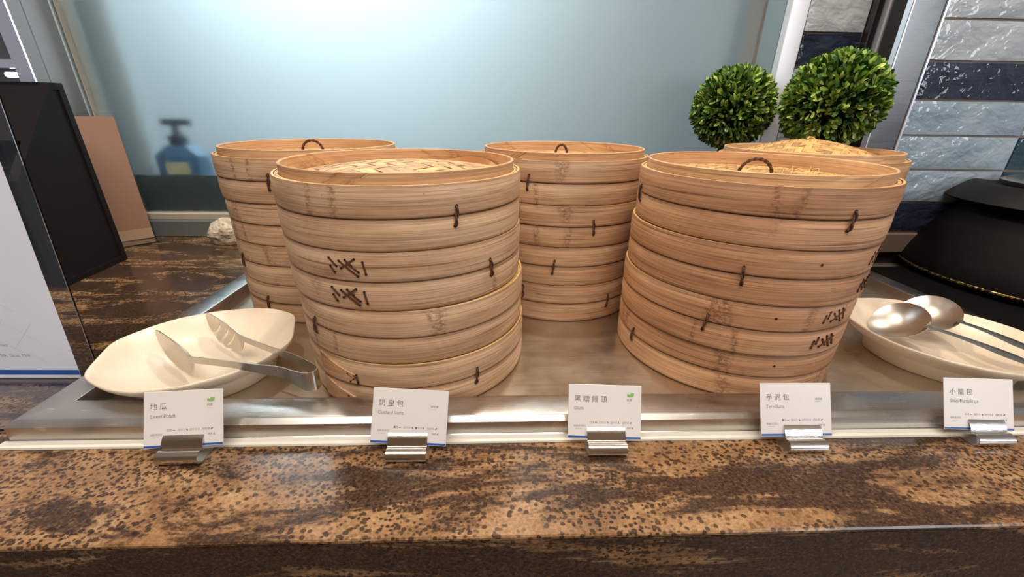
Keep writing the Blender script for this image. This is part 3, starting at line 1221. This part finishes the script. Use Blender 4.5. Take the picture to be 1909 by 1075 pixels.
def ribbon(mb, path, zc, hh, th=0.0011):
    """strip standing on edge along a plan path; zc, hh give its mid height and half height at each point"""
    secs = []
    m = len(path)
    for i, p in enumerate(path):
        d = (path[min(i + 1, m - 1)] - path[max(i - 1, 0)])
        d.z = 0
        d.normalize()
        nr = Vector((-d.y, d.x, 0)) * th / 2
        z, h = zc(i / (m - 1)), hh(i / (m - 1))
        q = Vector((p.x, p.y, 0)) + TOF
        secs.append([q + nr + Vector((0, 0, z - h)), q - nr + Vector((0, 0, z - h)), q - nr + Vector((0, 0, z + h)), q + nr + Vector((0, 0, z + h))])
    mb.strip(secs)


def lerp_tab(tab):
    def f(t):
        return float(np.interp(t, [a for a, _ in tab], [b_ for _, b_ in tab]))
    return f


plan = [(-0.373, 0.434, 0), (-0.324, 0.4245, 0), (-0.284, 0.4160, 0), (-0.2540, 0.4105, 0), (-0.236, 0.4030, 0), (-0.2205, 0.3975, 0),
        (-0.2105, 0.4000, 0), (-0.2095, 0.4090, 0), (-0.217, 0.4165, 0), (-0.236, 0.4290, 0), (-0.254, 0.4400, 0), (-0.289, 0.4570, 0), (-0.342, 0.4860, 0)]
path = catmull(plan, 8)
b = MB()
zt = 0.0585
hh = lerp_tab([(0, 0.0045), (0.1, 0.0045), (0.28, 0.0085), (0.42, 0.0125), (0.6, 0.0125), (0.75, 0.0085), (0.9, 0.0045), (1, 0.0045)])
ribbon(b, path, lambda t: zt - hh(t), hh)
fix_normals(b.build('spring_arms', M_POLISH, tg, smooth=40))


def head(base, tip, side, fork):
    """cupped head, wide in the middle, standing on edge like the arms"""
    B, T = Vector((*base, 0)) + TOF, Vector((*tip, 0)) + TOF
    d = (T - B).normalized()
    nr = Vector((-d.y, d.x, 0)) * side
    L = (T - B).length
    up_t = lerp_tab([(0, 0.0), (0.1, 0.001), (0.3, 0.004), (0.6, 0.006), (0.85, 0.0055), (0.95, 0.003), (1, -0.002)])
    lo_t = lerp_tab([(0, -0.009), (0.06, -0.020), (0.15, -0.029), (0.3, -0.035), (0.55, -0.039), (0.8, -0.037), (0.92, -0.031), (1, -0.018)])
    nv, vn = 16, 0.72
    slots = (0.91, 0.74, 0.57) if fork else ()
    cols = [(q / 10 * 0.5, 0) for q in range(10)]
    if fork:
        cols += [(0.50, 0), (0.57, -1), (0.57, 1), (0.66, 0), (0.74, -1), (0.74, 1), (0.83, 0), (0.91, -1), (0.91, 1), (0.965, 0), (0.985, 0), (1.0, 0)]
    else:
        cols += [(0.5 + q / 10 * 0.5, 0) for q in range(11)]
    nu = len(cols) - 1
    mb = MB()
    front, back = [], []
    for U, sgn in cols:
        for j in range(nv + 1):
            v = j / nv
            uu = U + sgn * max(0.002, 0.042 * (1 - v / vn))
            g = float(np.interp(U, [0.1, 0.5, 0.92, 1.0], [0, 1, 1, 0])) if fork else 0.0
            u = min(1.0, max(0.0, uu - 0.24 * v * g))
            z = zt + lo_t(u) + (up_t(u) - lo_t(u)) * v
            cup = 0.009 * math.sin(PI * u) * math.sin(PI * v)
            p = B + d * (L * u) + nr * cup
            front.append((p.x, p.y, z))
            q = p + nr * 0.0011
            back.append((q.x, q.y, z))
    k = (nu + 1) * (nv + 1)
    ix = lambda i, j: i * (nv + 1) + j
    fs = []
    cells = {(i, j) for i in range(nu) for j in range(nv)
             if not (cols[i][1] == -1 and cols[i + 1][1] == 1 and (j + 1) / nv <= vn)}
    for i, j in sorted(cells):
        q = (ix(i, j), ix(i + 1, j), ix(i + 1, j + 1), ix(i, j + 1))
        fs.append(q)
        fs.append(tuple(x + k for x in reversed(q)))
        for (di, dj), (a, c) in (((0, -1), (q[0], q[1])), ((1, 0), (q[1], q[2])), ((0, 1), (q[2], q[3])), ((-1, 0), (q[3], q[0]))):
            if (i + di, j + dj) not in cells:
                fs.append((c, a, a + k, c + k))
    mb.add(front + back, fs)
    return fix_normals(mb.build('fork_head' if fork else 'spoon_head', M_POLISH, tg, smooth=50))


head((-0.368, 0.4325), (-0.459, 0.497), -1, False)
head((-0.337, 0.4835), (-0.424, 0.546), -1, True)

# ------------------------------------------------------------------ serving spoons
def make_spoon(label, bowl_c, neck, end, roll, lw, ww, lift):
    t = thing('serving_spoon', label, 'spoon', (neck[0], neck[1], 0), 0, 'steel serving spoons')
    N, E_, Cc = Vector(neck), Vector(end), Vector(bowl_c)
    ax = (N - Cc).normalized()                   # from bowl towards handle
    side = ax.cross(Vector((0, 0, 1))).normalized()
    nrm = side.cross(ax).normalized()
    q = Matrix.Rotation(roll, 3, ax)
    side, nrm = q @ side, q @ nrm
    mb = MB()
    nu, nr_ = 40, 9
    top, bot = [], []
    for i in range(nr_ + 1):
        f = i / nr_
        for k in range(nu):
            a = 2 * PI * k / nu
            egg = 1.0 + 0.10 * math.cos(a)
            dep = -0.011 * (1 - f * f)
            p = Cc + ax * (lw * f * math.cos(a)) + side * (ww * f * math.sin(a) * (1 / egg)) + nrm * dep
            top.append(p - Vector((neck[0], neck[1], 0)))
            bot.append(p - nrm * 0.0013 - Vector((neck[0], neck[1], 0)))
    o = len(top)
    fs = []
    for i in range(nr_):
        for k in range(nu):
            k2 = (k + 1) % nu
            f4 = (i * nu + k, i * nu + k2, (i + 1) * nu + k2, (i + 1) * nu + k)
            fs.append(f4)
            fs.append(tuple(x + o for x in reversed(f4)))
    for k in range(nu):
        k2 = (k + 1) % nu
        fs.append((nr_ * nu + k, nr_ * nu + k2, o + nr_ * nu + k2, o + nr_ * nu + k))
    mb.add(top + bot, fs)
    fix_normals(mb.build('bowl', M_POLISH, t, smooth=50))
    hb = MB()
    secs = []
    S0 = Cc + ax * (lw * 0.90)
    for i in range(15):
        u = i / 14
        p = S0.lerp(N, u * 5) if u < 0.2 else N.lerp(E_, (u - 0.2) / 0.8)
        wd = np.interp(u, [0, 0.08, 0.2, 0.5, 0.85, 1], [0.011, 0.008, 0.0062, 0.0072, 0.011, 0.008])
        hz = lift * math.sin(PI * u)
        hd = (E_ - N).normalized()
        sd = hd.cross(Vector((0, 0, 1))).normalized()
        if u < 0.2:
            sd = (side * -1 * (1 - u * 5) + sd * (u * 5)).normalized() if side.dot(sd) < 0 else (side * (1 - u * 5) + sd * (u * 5)).normalized()
        up = sd.cross(hd).normalized() * 0.0012
        c = p + Vector((0, 0, hz)) - Vector((neck[0], neck[1], 0))
        secs.append([c - sd * wd - up * 0.3, c + up, c + sd * wd - up * 0.3, c - up * 0.7])
    hb.strip(secs)
    fix_normals(hb.build('handle', M_POLISH, t, smooth=60))


make_spoon('nearer steel serving spoon, bright bowl at left end of the cream dish', (0.6130, 0.5350, 0.0500), (0.6220, 0.5000, 0.0560), (0.6390, 0.395, 0.0645), R_(38), 0.036, 0.036, 0.003)
make_spoon('farther steel serving spoon, lying behind the brighter spoon by the black kettle', (0.6690, 0.5460, 0.0560), (0.6800, 0.5120, 0.0580), (0.6790, 0.422, 0.0645), R_(36), 0.037, 0.036, 0.003)

# ------------------------------------------------------------------ label cards and clips
CARDS = [  # left x, right x at the bottom, lean, roll, text
    dict(px=(-0.3235, 0.3345), rz=0.02, roll=0.028, zh='地 瓜', en='Sweet Potato', leaf=True, fill=()),
    dict(px=(-0.0940, 0.3330), rz=-0.02, roll=-0.050, zh='奶 皇 包', en='Custard Buns', leaf=False, fill=(0, 2)),
    dict(px=(0.1145, 0.3370), rz=-0.02, roll=-0.028, zh='黑 糖 饅 頭', en='Glute', leaf=True, fill=()),
    dict(px=(0.3270, 0.3370), rz=-0.01, roll=0.0, zh='芋 泥 包', en='Taro Buns', leaf=False, fill=(0,)),
    dict(px=(0.5410, 0.3420), rz=-0.03, roll=-0.02, zh='小 籠 包', en='Soup Dumplings', leaf=False, fill=()),
]
CWD, CHT = 0.0790, 0.0575
LEAN = R_(26)
CLIPX = [0.0, 0.0, 0.002, 0.006, 0.008]
for i, c in enumerate(CARDS):
    cx, cy = c['px']
    lab = 'white food label card reading %s in a steel clip' % c['en']
    b = MB()
    b.box(-CWD / 2, CWD / 2, 0, CHT, -0.0010, 0.0, 0.0003)
    card = fix_normals(b.build('label_card', M_PAPER))
    tag(card, lab, 'label card', 'food label cards')
    card.rotation_mode = 'QUATERNION'
    rot = Matrix.Rotation(c['rz'], 3, 'Z') @ Matrix.Rotation(PI / 2 - LEAN, 3, 'X') @ Matrix.Rotation(c['roll'], 3, 'Z')
    card.rotation_quaternion = rot.to_quaternion()
    card.location = (cx, cy, 0.0125)
    x0 = -CWD / 2
    text_mesh(c['zh'], 0.0074, M_INK, 'lettering', card, x0 + 0.0062, 0.0395)
    text_mesh(c['en'], 0.0068, M_INK, 'lettering', card, x0 + 0.0062, 0.0305, sx=0.90)
    text_mesh('過敏原資訊', 0.0026, M_INK_PALE, 'lettering', card, x0 + 0.0062, 0.0126)
    text_mesh('Allergen Info', 0.0016, M_INK_PALE, 'lettering', card, x0 + 0.0082, 0.0102)
    if c['leaf']:
        lb = MB()
        for cxx, cyy, ang, ln, wd in ((0.0068, 0.0, R_(42), 0.0062, 0.0021), (0.0024, 0.0002, R_(130), 0.0040, 0.0015)):
            pts = []
            for k in range(17):
                t = k / 16
                xx, ww = ln * t, wd * math.sin(PI * t) ** 0.8
                pts.append((xx, ww))
            loop = pts + [(x, -y) for x, y in pts[-2:0:-1]]
            ca, sa = math.cos(ang), math.sin(ang)
            vs = [(0.0262 + 0.0004 + x * ca - y * sa, 0.0453 + x * sa + y * ca, 0.0003) for x, y in loop]
            lb.add(vs, [tuple(range(len(vs)))])
        lb.build('leaf_emblem', M_LEAFPRINT, card, smooth=0)
        text_mesh('純素', 0.0030, M_INK_PALE, 'lettering', card, 0.0235, 0.0408, bold=0.00003)
        text_mesh('Vegan', 0.0016, M_INK_PALE, 'lettering', card, 0.0242, 0.0385)
    elif i < 4:
        text_mesh('蛋奶素', 0.0028, M_INK_PALE, 'lettering', card, 0.0215, 0.0392, bold=0.00003)
        text_mesh('Vegetarian', 0.0016, M_INK_PALE, 'lettering', card, 0.0221, 0.0370)
    ib, tb = MB(), MB()
    words = ['蛋', '花生', '牛奶', '堅果', '海鮮']
    for k, wd_ in enumerate(words):
        xx = [-0.0135, -0.003, 0.0090, 0.0215, 0.0240][k]
        yy = 0.0166 if k < 4 else 0.0112
        if k < 4:
            s = 0.0020
            if k in c['fill']:
                ib.box(xx - 0.0024, xx - 0.0024 + s, yy, yy + s, 0.0, 0.0003)
            else:
                for (u0, u1, v0, v1) in ((0, s, 0, 0.0002), (0, s, s - 0.0002, s), (0, 0.0002, 0, s), (s - 0.0002, s, 0, s)):
                    tb.box(xx - 0.0024 + u0, xx - 0.0024 + u1, yy + v0, yy + v1, 0.0, 0.0003)
        text_mesh(wd_, 0.0025, M_INK_PALE, 'lettering', card, xx, yy)
        # small pictograms: fish, peanut, bottle, leaf, prawn
        ex = xx + (0.0030 if k == 0 else 0.0058)
        shape = {0: [(0, .8), (.8, 1.3), (1.6, .9), (2.3, 1.4), (2.3, .2), (1.6, .7), (.8, .2)],
                 1: [(0, 1.9), (.6, 2.1), (1.0, 1.3), (1.7, .9), (1.8, .2), (1.2, -.1), (.6, .4), (.4, 1.1), (-.1, 1.4)],
                 2: [(.2, -.1), (.9, -.1), (.9, 1.4), (.7, 1.8), (.7, 2.4), (.4, 2.4), (.4, 1.8), (.2, 1.4)],
                 3: [(0, 0), (.3, 1.0), (1.1, 1.8), (2.2, 2.1), (2.0, 1.1), (1.3, .4), (.5, .2)],
                 4: [(1.9, 2.0), (.8, 1.9), (.1, 1.2), (.2, .4), (.9, 0), (1.7, .2), (1.2, .6), (.7, .9), (.8, 1.4), (1.4, 1.6)]}[k]
        ib.add([(ex + px / 1000, yy + py / 1000, 0.0003) for px, py in shape], [tuple(range(len(shape)))])
    ib.build('pictogram', M_INK, card, smooth=0)
    tb.build('tick_box', M_INK_PALE, card, smooth=0)
    b = MB()
    b.box(-CWD / 2 + 0.0004, CWD / 2 - 0.0004, 0.0008, 0.0028, -0.0001, 0.0003)
    b.build('blue_stripe', M_BLUE, card, smooth=0)

    # clip: one rolled ribbon of steel that grips the card
    prof = [(0.016, 0.0006), (0.004, 0.0006)]
    for k in range(13):
        a = R_(-90 - 225 * k / 12)
        prof.append((-0.0066 + 0.0063 * math.cos(a), 0.0069 + 0.0063 * math.sin(a)))
    c0 = prof[-1]
    for k in range(1, 9):
        t = k / 8
        prof.append((c0[0] + 0.0050 * (t ** 1.6) + 0.0075 * t, c0[1] + 0.0128 * math.sin(t * PI / 2)))
    mb = MB()
    hwid = 0.0205
    n = len(prof)
    th = 0.0009
    ring = []
    for k in range(n):
        p, q = prof[max(0, k - 1)], prof[min(n - 1, k + 1)]
        dx, dz = q[0] - p[0], q[1] - p[1]
        L = math.hypot(dx, dz)
        ring.append((prof[k][0] + dz / L * th * -1, prof[k][1] + dx / L * th))
    sec = prof + ring[::-1]
    secs = [[(x, y_, max(0.0001, z_)) for y_, z_ in sec] for x in (-hwid, -hwid + 0.001, hwid - 0.001, hwid)]
    mb.strip(secs)
    cl = fix_normals(mb.build('label_clip', M_CLIP, smooth=40))
    cl.location = (cx + CLIPX[i], cy - 0.0008, -0.0005)
    cl.rotation_euler = (0, 0, c['rz'] * 0.6)
    nm = c['en']
    tag(cl, 'curled steel clip on the granite holding the %s card' % nm, 'clip', 'steel label clips')

# ------------------------------------------------------------------ menu sign in acrylic holder at left
sg = thing('menu_sign', 'white allergen notice with blue stripe in a clear acrylic stand', 'sign', (-0.70, 0.4765, 0.0), R_(-1.0))
LN = R_(4.2)
b = MB()
b.box(-0.165, 0.171, -0.099, 0.0, 0.0, 0.003, 0.0006)
fix_normals(b.build('acrylic_base', M_ACRYLIC, sg))
ac = MB()
ac.box(-0.165, 0.172, -0.002, 0.0008, 0.003, 0.360, 0.0005)
ac = fix_normals(ac.build('acrylic_sheet', M_ACRYLIC, sg))
ac.rotation_euler = (-LN, 0, 0)
pp = MB()
pp.box(-0.165, 0.0, 0.0, 0.29, 0.0, 0.0004)
pp.v = [((x + 0.165) * 0.315 / 0.165 - 0.165, y, z) for x, y, z in pp.v]
paper = pp.build('paper_sheet', M_SIGNPAPER, sg)
paper.rotation_euler = (PI / 2 - LN, 0, 0)
paper.location = (0, -0.0035, 0.0035)
b = MB()
b.box(-0.165, 0.150, 0.0050, 0.0120, 0.0003, 0.0007)
b.build('blue_stripe', M_BLUE, paper, smooth=0)
SIGN = [(0.031, '牛奶·羊奶 Milk, Goat Milk', 0.096, 0.0066), (0.046, '亞硫酸鹽類 Sulfites', 0.073, 0.0066), (0.063, '魚類 Fish', 0.040, 0.0050), (0.078, '芝麻 Sesame', 0.034, 0.0050),
        (0.093, '堅果 Nuts', 0.026, 0.0050), (0.121, 'kitchen team.', 0.028, 0.0052), (0.132, 'or other dietary restrictions,', 0.060, 0.0056), (0.160, 'your server', 0.028, 0.0052)]
for y, body, xr, s in SIGN:
    text_mesh(body, s, M_INK_PALE, 'lettering', paper, xr, y, 0.0005, 'RIGHT')
b = MB()
b.box(-0.165, 0.048, 0.186, 0.1865, 0.0003, 0.0005)
rng = random.Random(3)
for k in range(16):       # faint crossing hairlines printed over the lower half
    x, y = rng.uniform(0.0, 0.12), rng.uniform(0.02, 0.11)
    L = rng.uniform(0.02, 0.05)
    a = R_(48 if k % 2 else -35)
    dx, dy = math.cos(a) * L / 2, math.sin(a) * L / 2
    xm = min(0.148, 0.15)
    p0, p1 = (max(-0.16, x - dx), y - dy), (min(xm, x + dx), y + dy)
    nx, ny = -math.sin(a) * 0.00012, math.cos(a) * 0.00012
    b.add([(p0[0] - nx, p0[1] - ny, 0.0005), (p1[0] - nx, p1[1] - ny, 0.0005), (p1[0] + nx, p1[1] + ny, 0.0005), (p0[0] + nx, p0[1] + ny, 0.0005)], [(0, 1, 2, 3)])
b.build('hairline_print', mat('faint_ink', lin(184, 184, 198), 0.6), paper, smooth=0)

# ------------------------------------------------------------------ black display stand
ds = thing('display_stand', 'black wooden display stand with slanted front at far left', 'stand', (-0.866, 0.79, 0.0), R_(5.5))
SP = [(-0.004, 0.0), (0.168, 0.0), (0.168, 0.376), (0.140, 0.376), (-0.004, 0.208)]


def slab_yz(poly, x0, x1):
    mb = MB()
    mb.strip([[(x0, y, z) for y, z in poly], [(x1, y, z) for y, z in poly]])
    return mb


sp = fix_normals(slab_yz(SP, -0.016, -0.003).build('side_panel', M_BLACKWOOD, ds, 20))
INS = [(0.0, 0.006), (0.160, 0.006), (0.160, 0.366), (0.145, 0.366), (0.004, 0.2045)]
fr = MB()
outer = SP
inner = [(0.008, 0.012), (0.155, 0.012), (0.155, 0.364), (0.142, 0.364), (0.008, 0.2045)]
vs = [(x, y, z) for x in (-0.003, 0.0) for y, z in outer] + [(x, y, z) for x in (-0.003, 0.0) for y, z in inner]
fs = []
for i in range(5):
    j = (i + 1) % 5
    fs += [(i, j, 5 + j, 5 + i), (5 + i, 5 + j, 15 + j, 15 + i), (10 + j, 10 + i, 15 + i, 15 + j), (i, 10 + i, 10 + j, j)]
fr.add(vs, fs)
fix_normals(fr.build('panel_frame', M_BLACKWOOD, sp, 20))
fix_normals(slab_yz(SP, -0.46, -0.447).build('side_panel', M_BLACKWOOD, ds, 20))
b = MB()
b.box(-0.447, -0.016, 0.135, 0.168, 0.362, 0.376, 0.001)
fix_normals(b.build('top_board', M_BLACKWOOD, ds))
b = MB()
b.strip([[(x, 0.138, 0.3735), (x, 0.052, 0.273), (x, 0.061, 0.266), (x, 0.147, 0.3665)] for x in (-0.447, -0.016)])
fix_normals(b.build('slanted_flap', M_BLACKWOOD, ds, 20))
b = MB()
b.box(-0.447, -0.016, 0.156, 0.168, 0.0, 0.362)
b.build('back_panel', M_BLACKWOOD, ds)
b = MB()
b.box(-0.447, -0.016, 0.0, 0.156, 0.0, 0.012)
b.build('bottom_board', M_BLACKWOOD, ds)
b = MB()
b.box(-0.447, -0.016, 0.02, 0.156, 0.215, 0.227)
b.build('shelf', M_BLACKWOOD, ds)

# ------------------------------------------------------------------ clear holder with brown insert behind the stand
ah = thing('sign_holder', 'clear acrylic holder with brown insert between black stand and frosted glass', 'sign holder', (-0.947, 1.135, 0.0), math.atan2(-0.72, -0.69))
b = MB()
b.box(0.0, 0.20, -0.0035, -0.0015, 0.0, 0.318, 0.0005)
fix_normals(b.build('acrylic_sheet', M_ACRYLIC, ah))
b = MB()
b.box(0.004, 0.20, -0.0012, 0.0, 0.032, 0.312)
b.build('brown_card', M_KRAFT, ah, smooth=0)
b = MB()
b.box(0.004, 0.20, -0.0012, 0.0, 0.004, 0.0315)
b.build('card_foot', M_KRAFT2, ah, smooth=0)
b = MB()
b.box(0.0, 0.20, 0.0002, 0.055, 0.0, 0.003, 0.0005)
fix_normals(b.build('acrylic_base', M_ACRYLIC, ah))

# ------------------------------------------------------------------ coral lump
b = MB()
nlat, nlon = 56, 80
vs = []
for i in range(nlat + 1):
    for j in range(nlon):
        th, ph = PI * i / nlat, 2 * PI * j / nlon
        p = Vector((math.sin(th) * math.cos(ph), math.sin(th) * math.sin(ph), math.cos(th)))
        r = 1 + 0.16 * mnoise.noise(p * 1.6 + Vector((3, 1, 4)))
        dist = mnoise.voronoi(p * 6.5)[0]
        r += -0.17 * max(0.0, 0.40 - dist[0]) / 0.40 + 0.06 * mnoise.noise(p * 4) + 0.03 * mnoise.noise(p * 14)
        x, y, z = p.x * r * 0.052, p.y * r * 0.036, p.z * r * 0.037
        vs.append((x, y, max(-0.031, z)))
fs = [(i * nlon + j, (i + 1) * nlon + j, (i + 1) * nlon + (j + 1) % nlon, i * nlon + (j + 1) % nlon) for i in range(nlat) for j in range(nlon)]
b.add(vs, fs)
rk = fix_normals(b.build('coral_lump', M_CORAL, smooth=60))
rk.location = (-0.712, 1.09, 0.0305)
rk.rotation_euler = (0, 0, 0.25)
tag(rk, 'pale pitted coral lump on the counter beside the back left stack', 'coral')

# ------------------------------------------------------------------ black soup kettle
kt = thing('soup_kettle', 'large black soup kettle with flared body and wide lid at right', 'kettle', (1.160, 0.760, 0.0))
b = MB()
b.lathe([(0.0001, 0.0215), (0.225, 0.0215), (0.240, 0.024), (0.247, 0.030), (0.246, 0.046), (0.235, 0.075), (0.209, 0.122), (0.188, 0.155),
         (0.176, 0.172), (0.170, 0.182), (0.0001, 0.184)], 96, closed=False)
b.build('kettle_body', M_BLACK, kt, smooth=40)
b = MB()
b.lathe([(0.215, 0.0206), (0.227, 0.0206), (0.229, 0.0210), (0.227, 0.0214), (0.215, 0.0214)], 96)
b.build('base_ring', M_BLACKRIM, kt, smooth=40)
b = MB()
b.box(-0.325, 0.30, -0.265, 0.095, 0.0, 0.0205, 0.004)
fix_normals(b.build('warmer_base', M_BLACK, kt))
b = MB()
b.lathe([(0.2476, 0.0325), (0.2486, 0.0335), (0.2486, 0.0362), (0.2474, 0.0372), (0.2465, 0.035)], 96)
b.build('gold_band', M_GOLD, kt, smooth=40)
b = MB()
b.lathe([(0.168, 0.178), (0.206, 0.179), (0.209, 0.182), (0.203, 0.190), (0.176, 0.211), (0.168, 0.214), (0.160, 0.212), (0.150, 0.2095), (0.0001, 0.208)], 96, closed=False)
b.build('lid_flange', M_BLACKRIM, kt, smooth=40)
b = MB()
b.lathe([(0.128, 0.2095), (0.134, 0.219), (0.126, 0.223), (0.100, 0.229), (0.05, 0.241), (0.0001, 0.243)], 64, closed=False)
b.build('steel_lid', M_POLISH, kt, smooth=40)
b = MB()
b.tube([(-0.108, -0.02, 0.225), (-0.102, -0.022, 0.237), (-0.09, -0.025, 0.247), (-0.075, -0.03, 0.255), (-0.045, -0.035, 0.255), (-0.02, -0.04, 0.241)], 0.008, 10)
b.build('lid_handle', M_POLISH, kt)

# ------------------------------------------------------------------ topiary balls
def leaf_mesh(L, W, bend):
    mb = MB()
    rows = [(0.0, 0.10), (0.35, 0.80), (0.75, 1.0), (1.0, 0.30)]
    vs = []
    for t, wd in rows:
        z = bend * t * t
        vs += [(-W * wd / 2, L * t, z + 0.0008 * wd), (0, L * t, z), (W * wd / 2, L * t, z + 0.0008 * wd)]
    fs = []
    for i in range(3):
        for j in range(2):
            fs.append((i * 3 + j, i * 3 + j + 1, (i + 1) * 3 + j + 1, (i + 1) * 3 + j))
    mb.add(vs, fs)
    return mb.mesh('leaf', M_LEAF, 60)


LEAVES = [leaf_mesh(0.0160, 0.0068, 0.002), leaf_mesh(0.0145, 0.0064, 0.004), leaf_mesh(0.0180, 0.0072, -0.002)]
LV = [[v.co.copy() for v in me.vertices] for me in LEAVES]
LF = [[tuple(p.vertices) for p in me.polygons] for me in LEAVES]


def topiary(label, c, r, pot, pot_m, seed, n=2000):
    rn = random.Random(seed)
    t = thing('topiary_ball', label, 'topiary', (pot[0], pot[1], 0.0), 0, 'clipped green topiary balls')
    o = Vector(c) - Vector((pot[0], pot[1], 0))
    camv = (Vector((0, 0, CAMZ)) - Vector(c)).normalized()
    mats = []
    for i in range(n):
        y = 1 - 2 * (i + 0.5) / n
        a = i * PI * (3 - math.sqrt(5)) + rn.uniform(-0.15, 0.15)
        rr = math.sqrt(1 - y * y)
        d = Vector((rr * math.cos(a), rr * math.sin(a), y))
        bump_ = 1 + 0.035 * mnoise.noise(d * 3 + Vector((seed, 0, 0)))
        base = o + d * (r * bump_ - 0.012 - rn.random() * 0.005)
        tilt = rn.uniform(0.15, 0.95)
        tang = d.orthogonal().normalized()
        tang.rotate(Matrix.Rotation(rn.uniform(0, 2 * PI), 3, d))
        if rn.random() < 0.45:
            tang = (tang + Vector((0, 0, 0.8)) - d * d.z * 0.8).normalized()
        ydir = (d * math.cos(tilt) + tang * math.sin(tilt)).normalized()
        zdir = (d - ydir * d.dot(ydir)).normalized()
        zdir.rotate(Matrix.Rotation(rn.uniform(-0.5, 0.5), 3, ydir))
        xdir = ydir.cross(zdir).normalized()
        s = rn.uniform(0.8, 1.12)
        mx = Matrix((xdir * s, ydir * s, zdir * s)).transposed().to_4x4()
        mx.translation = base
        tip = base + ydir * 0.018 + Vector((pot[0], pot[1], 0))
        if tip.x > 0.772 and tip.y > CW - 0.016:
            continue
        if tip.z < 0.284 and math.hypot(tip.x - 0.5817, tip.y - 0.79) < 0.156:
            continue
        mats.append((d.dot(camv), mx, rn.randrange(3)))
    mats.sort(key=lambda q: -q[0])
    for k, (_, mx, kind) in enumerate(mats[:300]):
        lf = link('leaf', LEAVES[kind], t)
        lf.matrix_local = mx
    vs, fs = [], []
    for _, mx, kind in mats[300:]:
        k = len(vs)
        vs += [mx @ v for v in LV[kind]]
        fs += [tuple(q + k for q in f) for f in LF[kind]]
    mb = MB()
    mb.add(vs, fs)
    st = mb.build('foliage', M_LEAF, t, smooth=60)
    st['kind'] = 'stuff'
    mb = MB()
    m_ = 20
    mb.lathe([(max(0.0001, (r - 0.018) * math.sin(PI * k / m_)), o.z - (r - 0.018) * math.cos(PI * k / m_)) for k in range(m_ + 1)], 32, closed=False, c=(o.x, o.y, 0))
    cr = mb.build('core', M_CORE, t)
    mb = MB()
    mb.tube([(0, 0, 0.10), (o.x * 0.1, o.y * 0.1, 0.24), (o.x * 0.5, o.y * 0.5, o.z - r * 0.75), (o.x, o.y, o.z - r * 0.4)], 0.006, 8)
    mb.build('stem', M_STEM, t)
    pr, ph = pot[2], pot[3]
    mb = MB()
    mb.lathe([(0.0001, 0.0), (pr * 0.72, 0.0), (pr * 0.76, 0.004), (pr, ph - 0.012), (pr * 1.06, ph - 0.010), (pr * 1.06, ph), (pr * 0.92, ph), (pr * 0.9, ph - 0.012), (0.0001, ph - 0.014)], 40, closed=False)
    mb.build('pot', pot_m, t, smooth=40)


topiary('left dense green topiary ball, the smaller one, against the frosted glass', (0.553, 1.035, 0.350), 0.091, (0.541, 1.035, 0.040, 0.15), M_WHITEPOT, 3, 2400)
topiary('right dense green topiary ball, the larger brighter one, against the steel column', (0.676, 0.886, 0.3625), 0.093, (0.712, 0.955, 0.032, 0.283), M_WHITEPOT, 8, 2700)
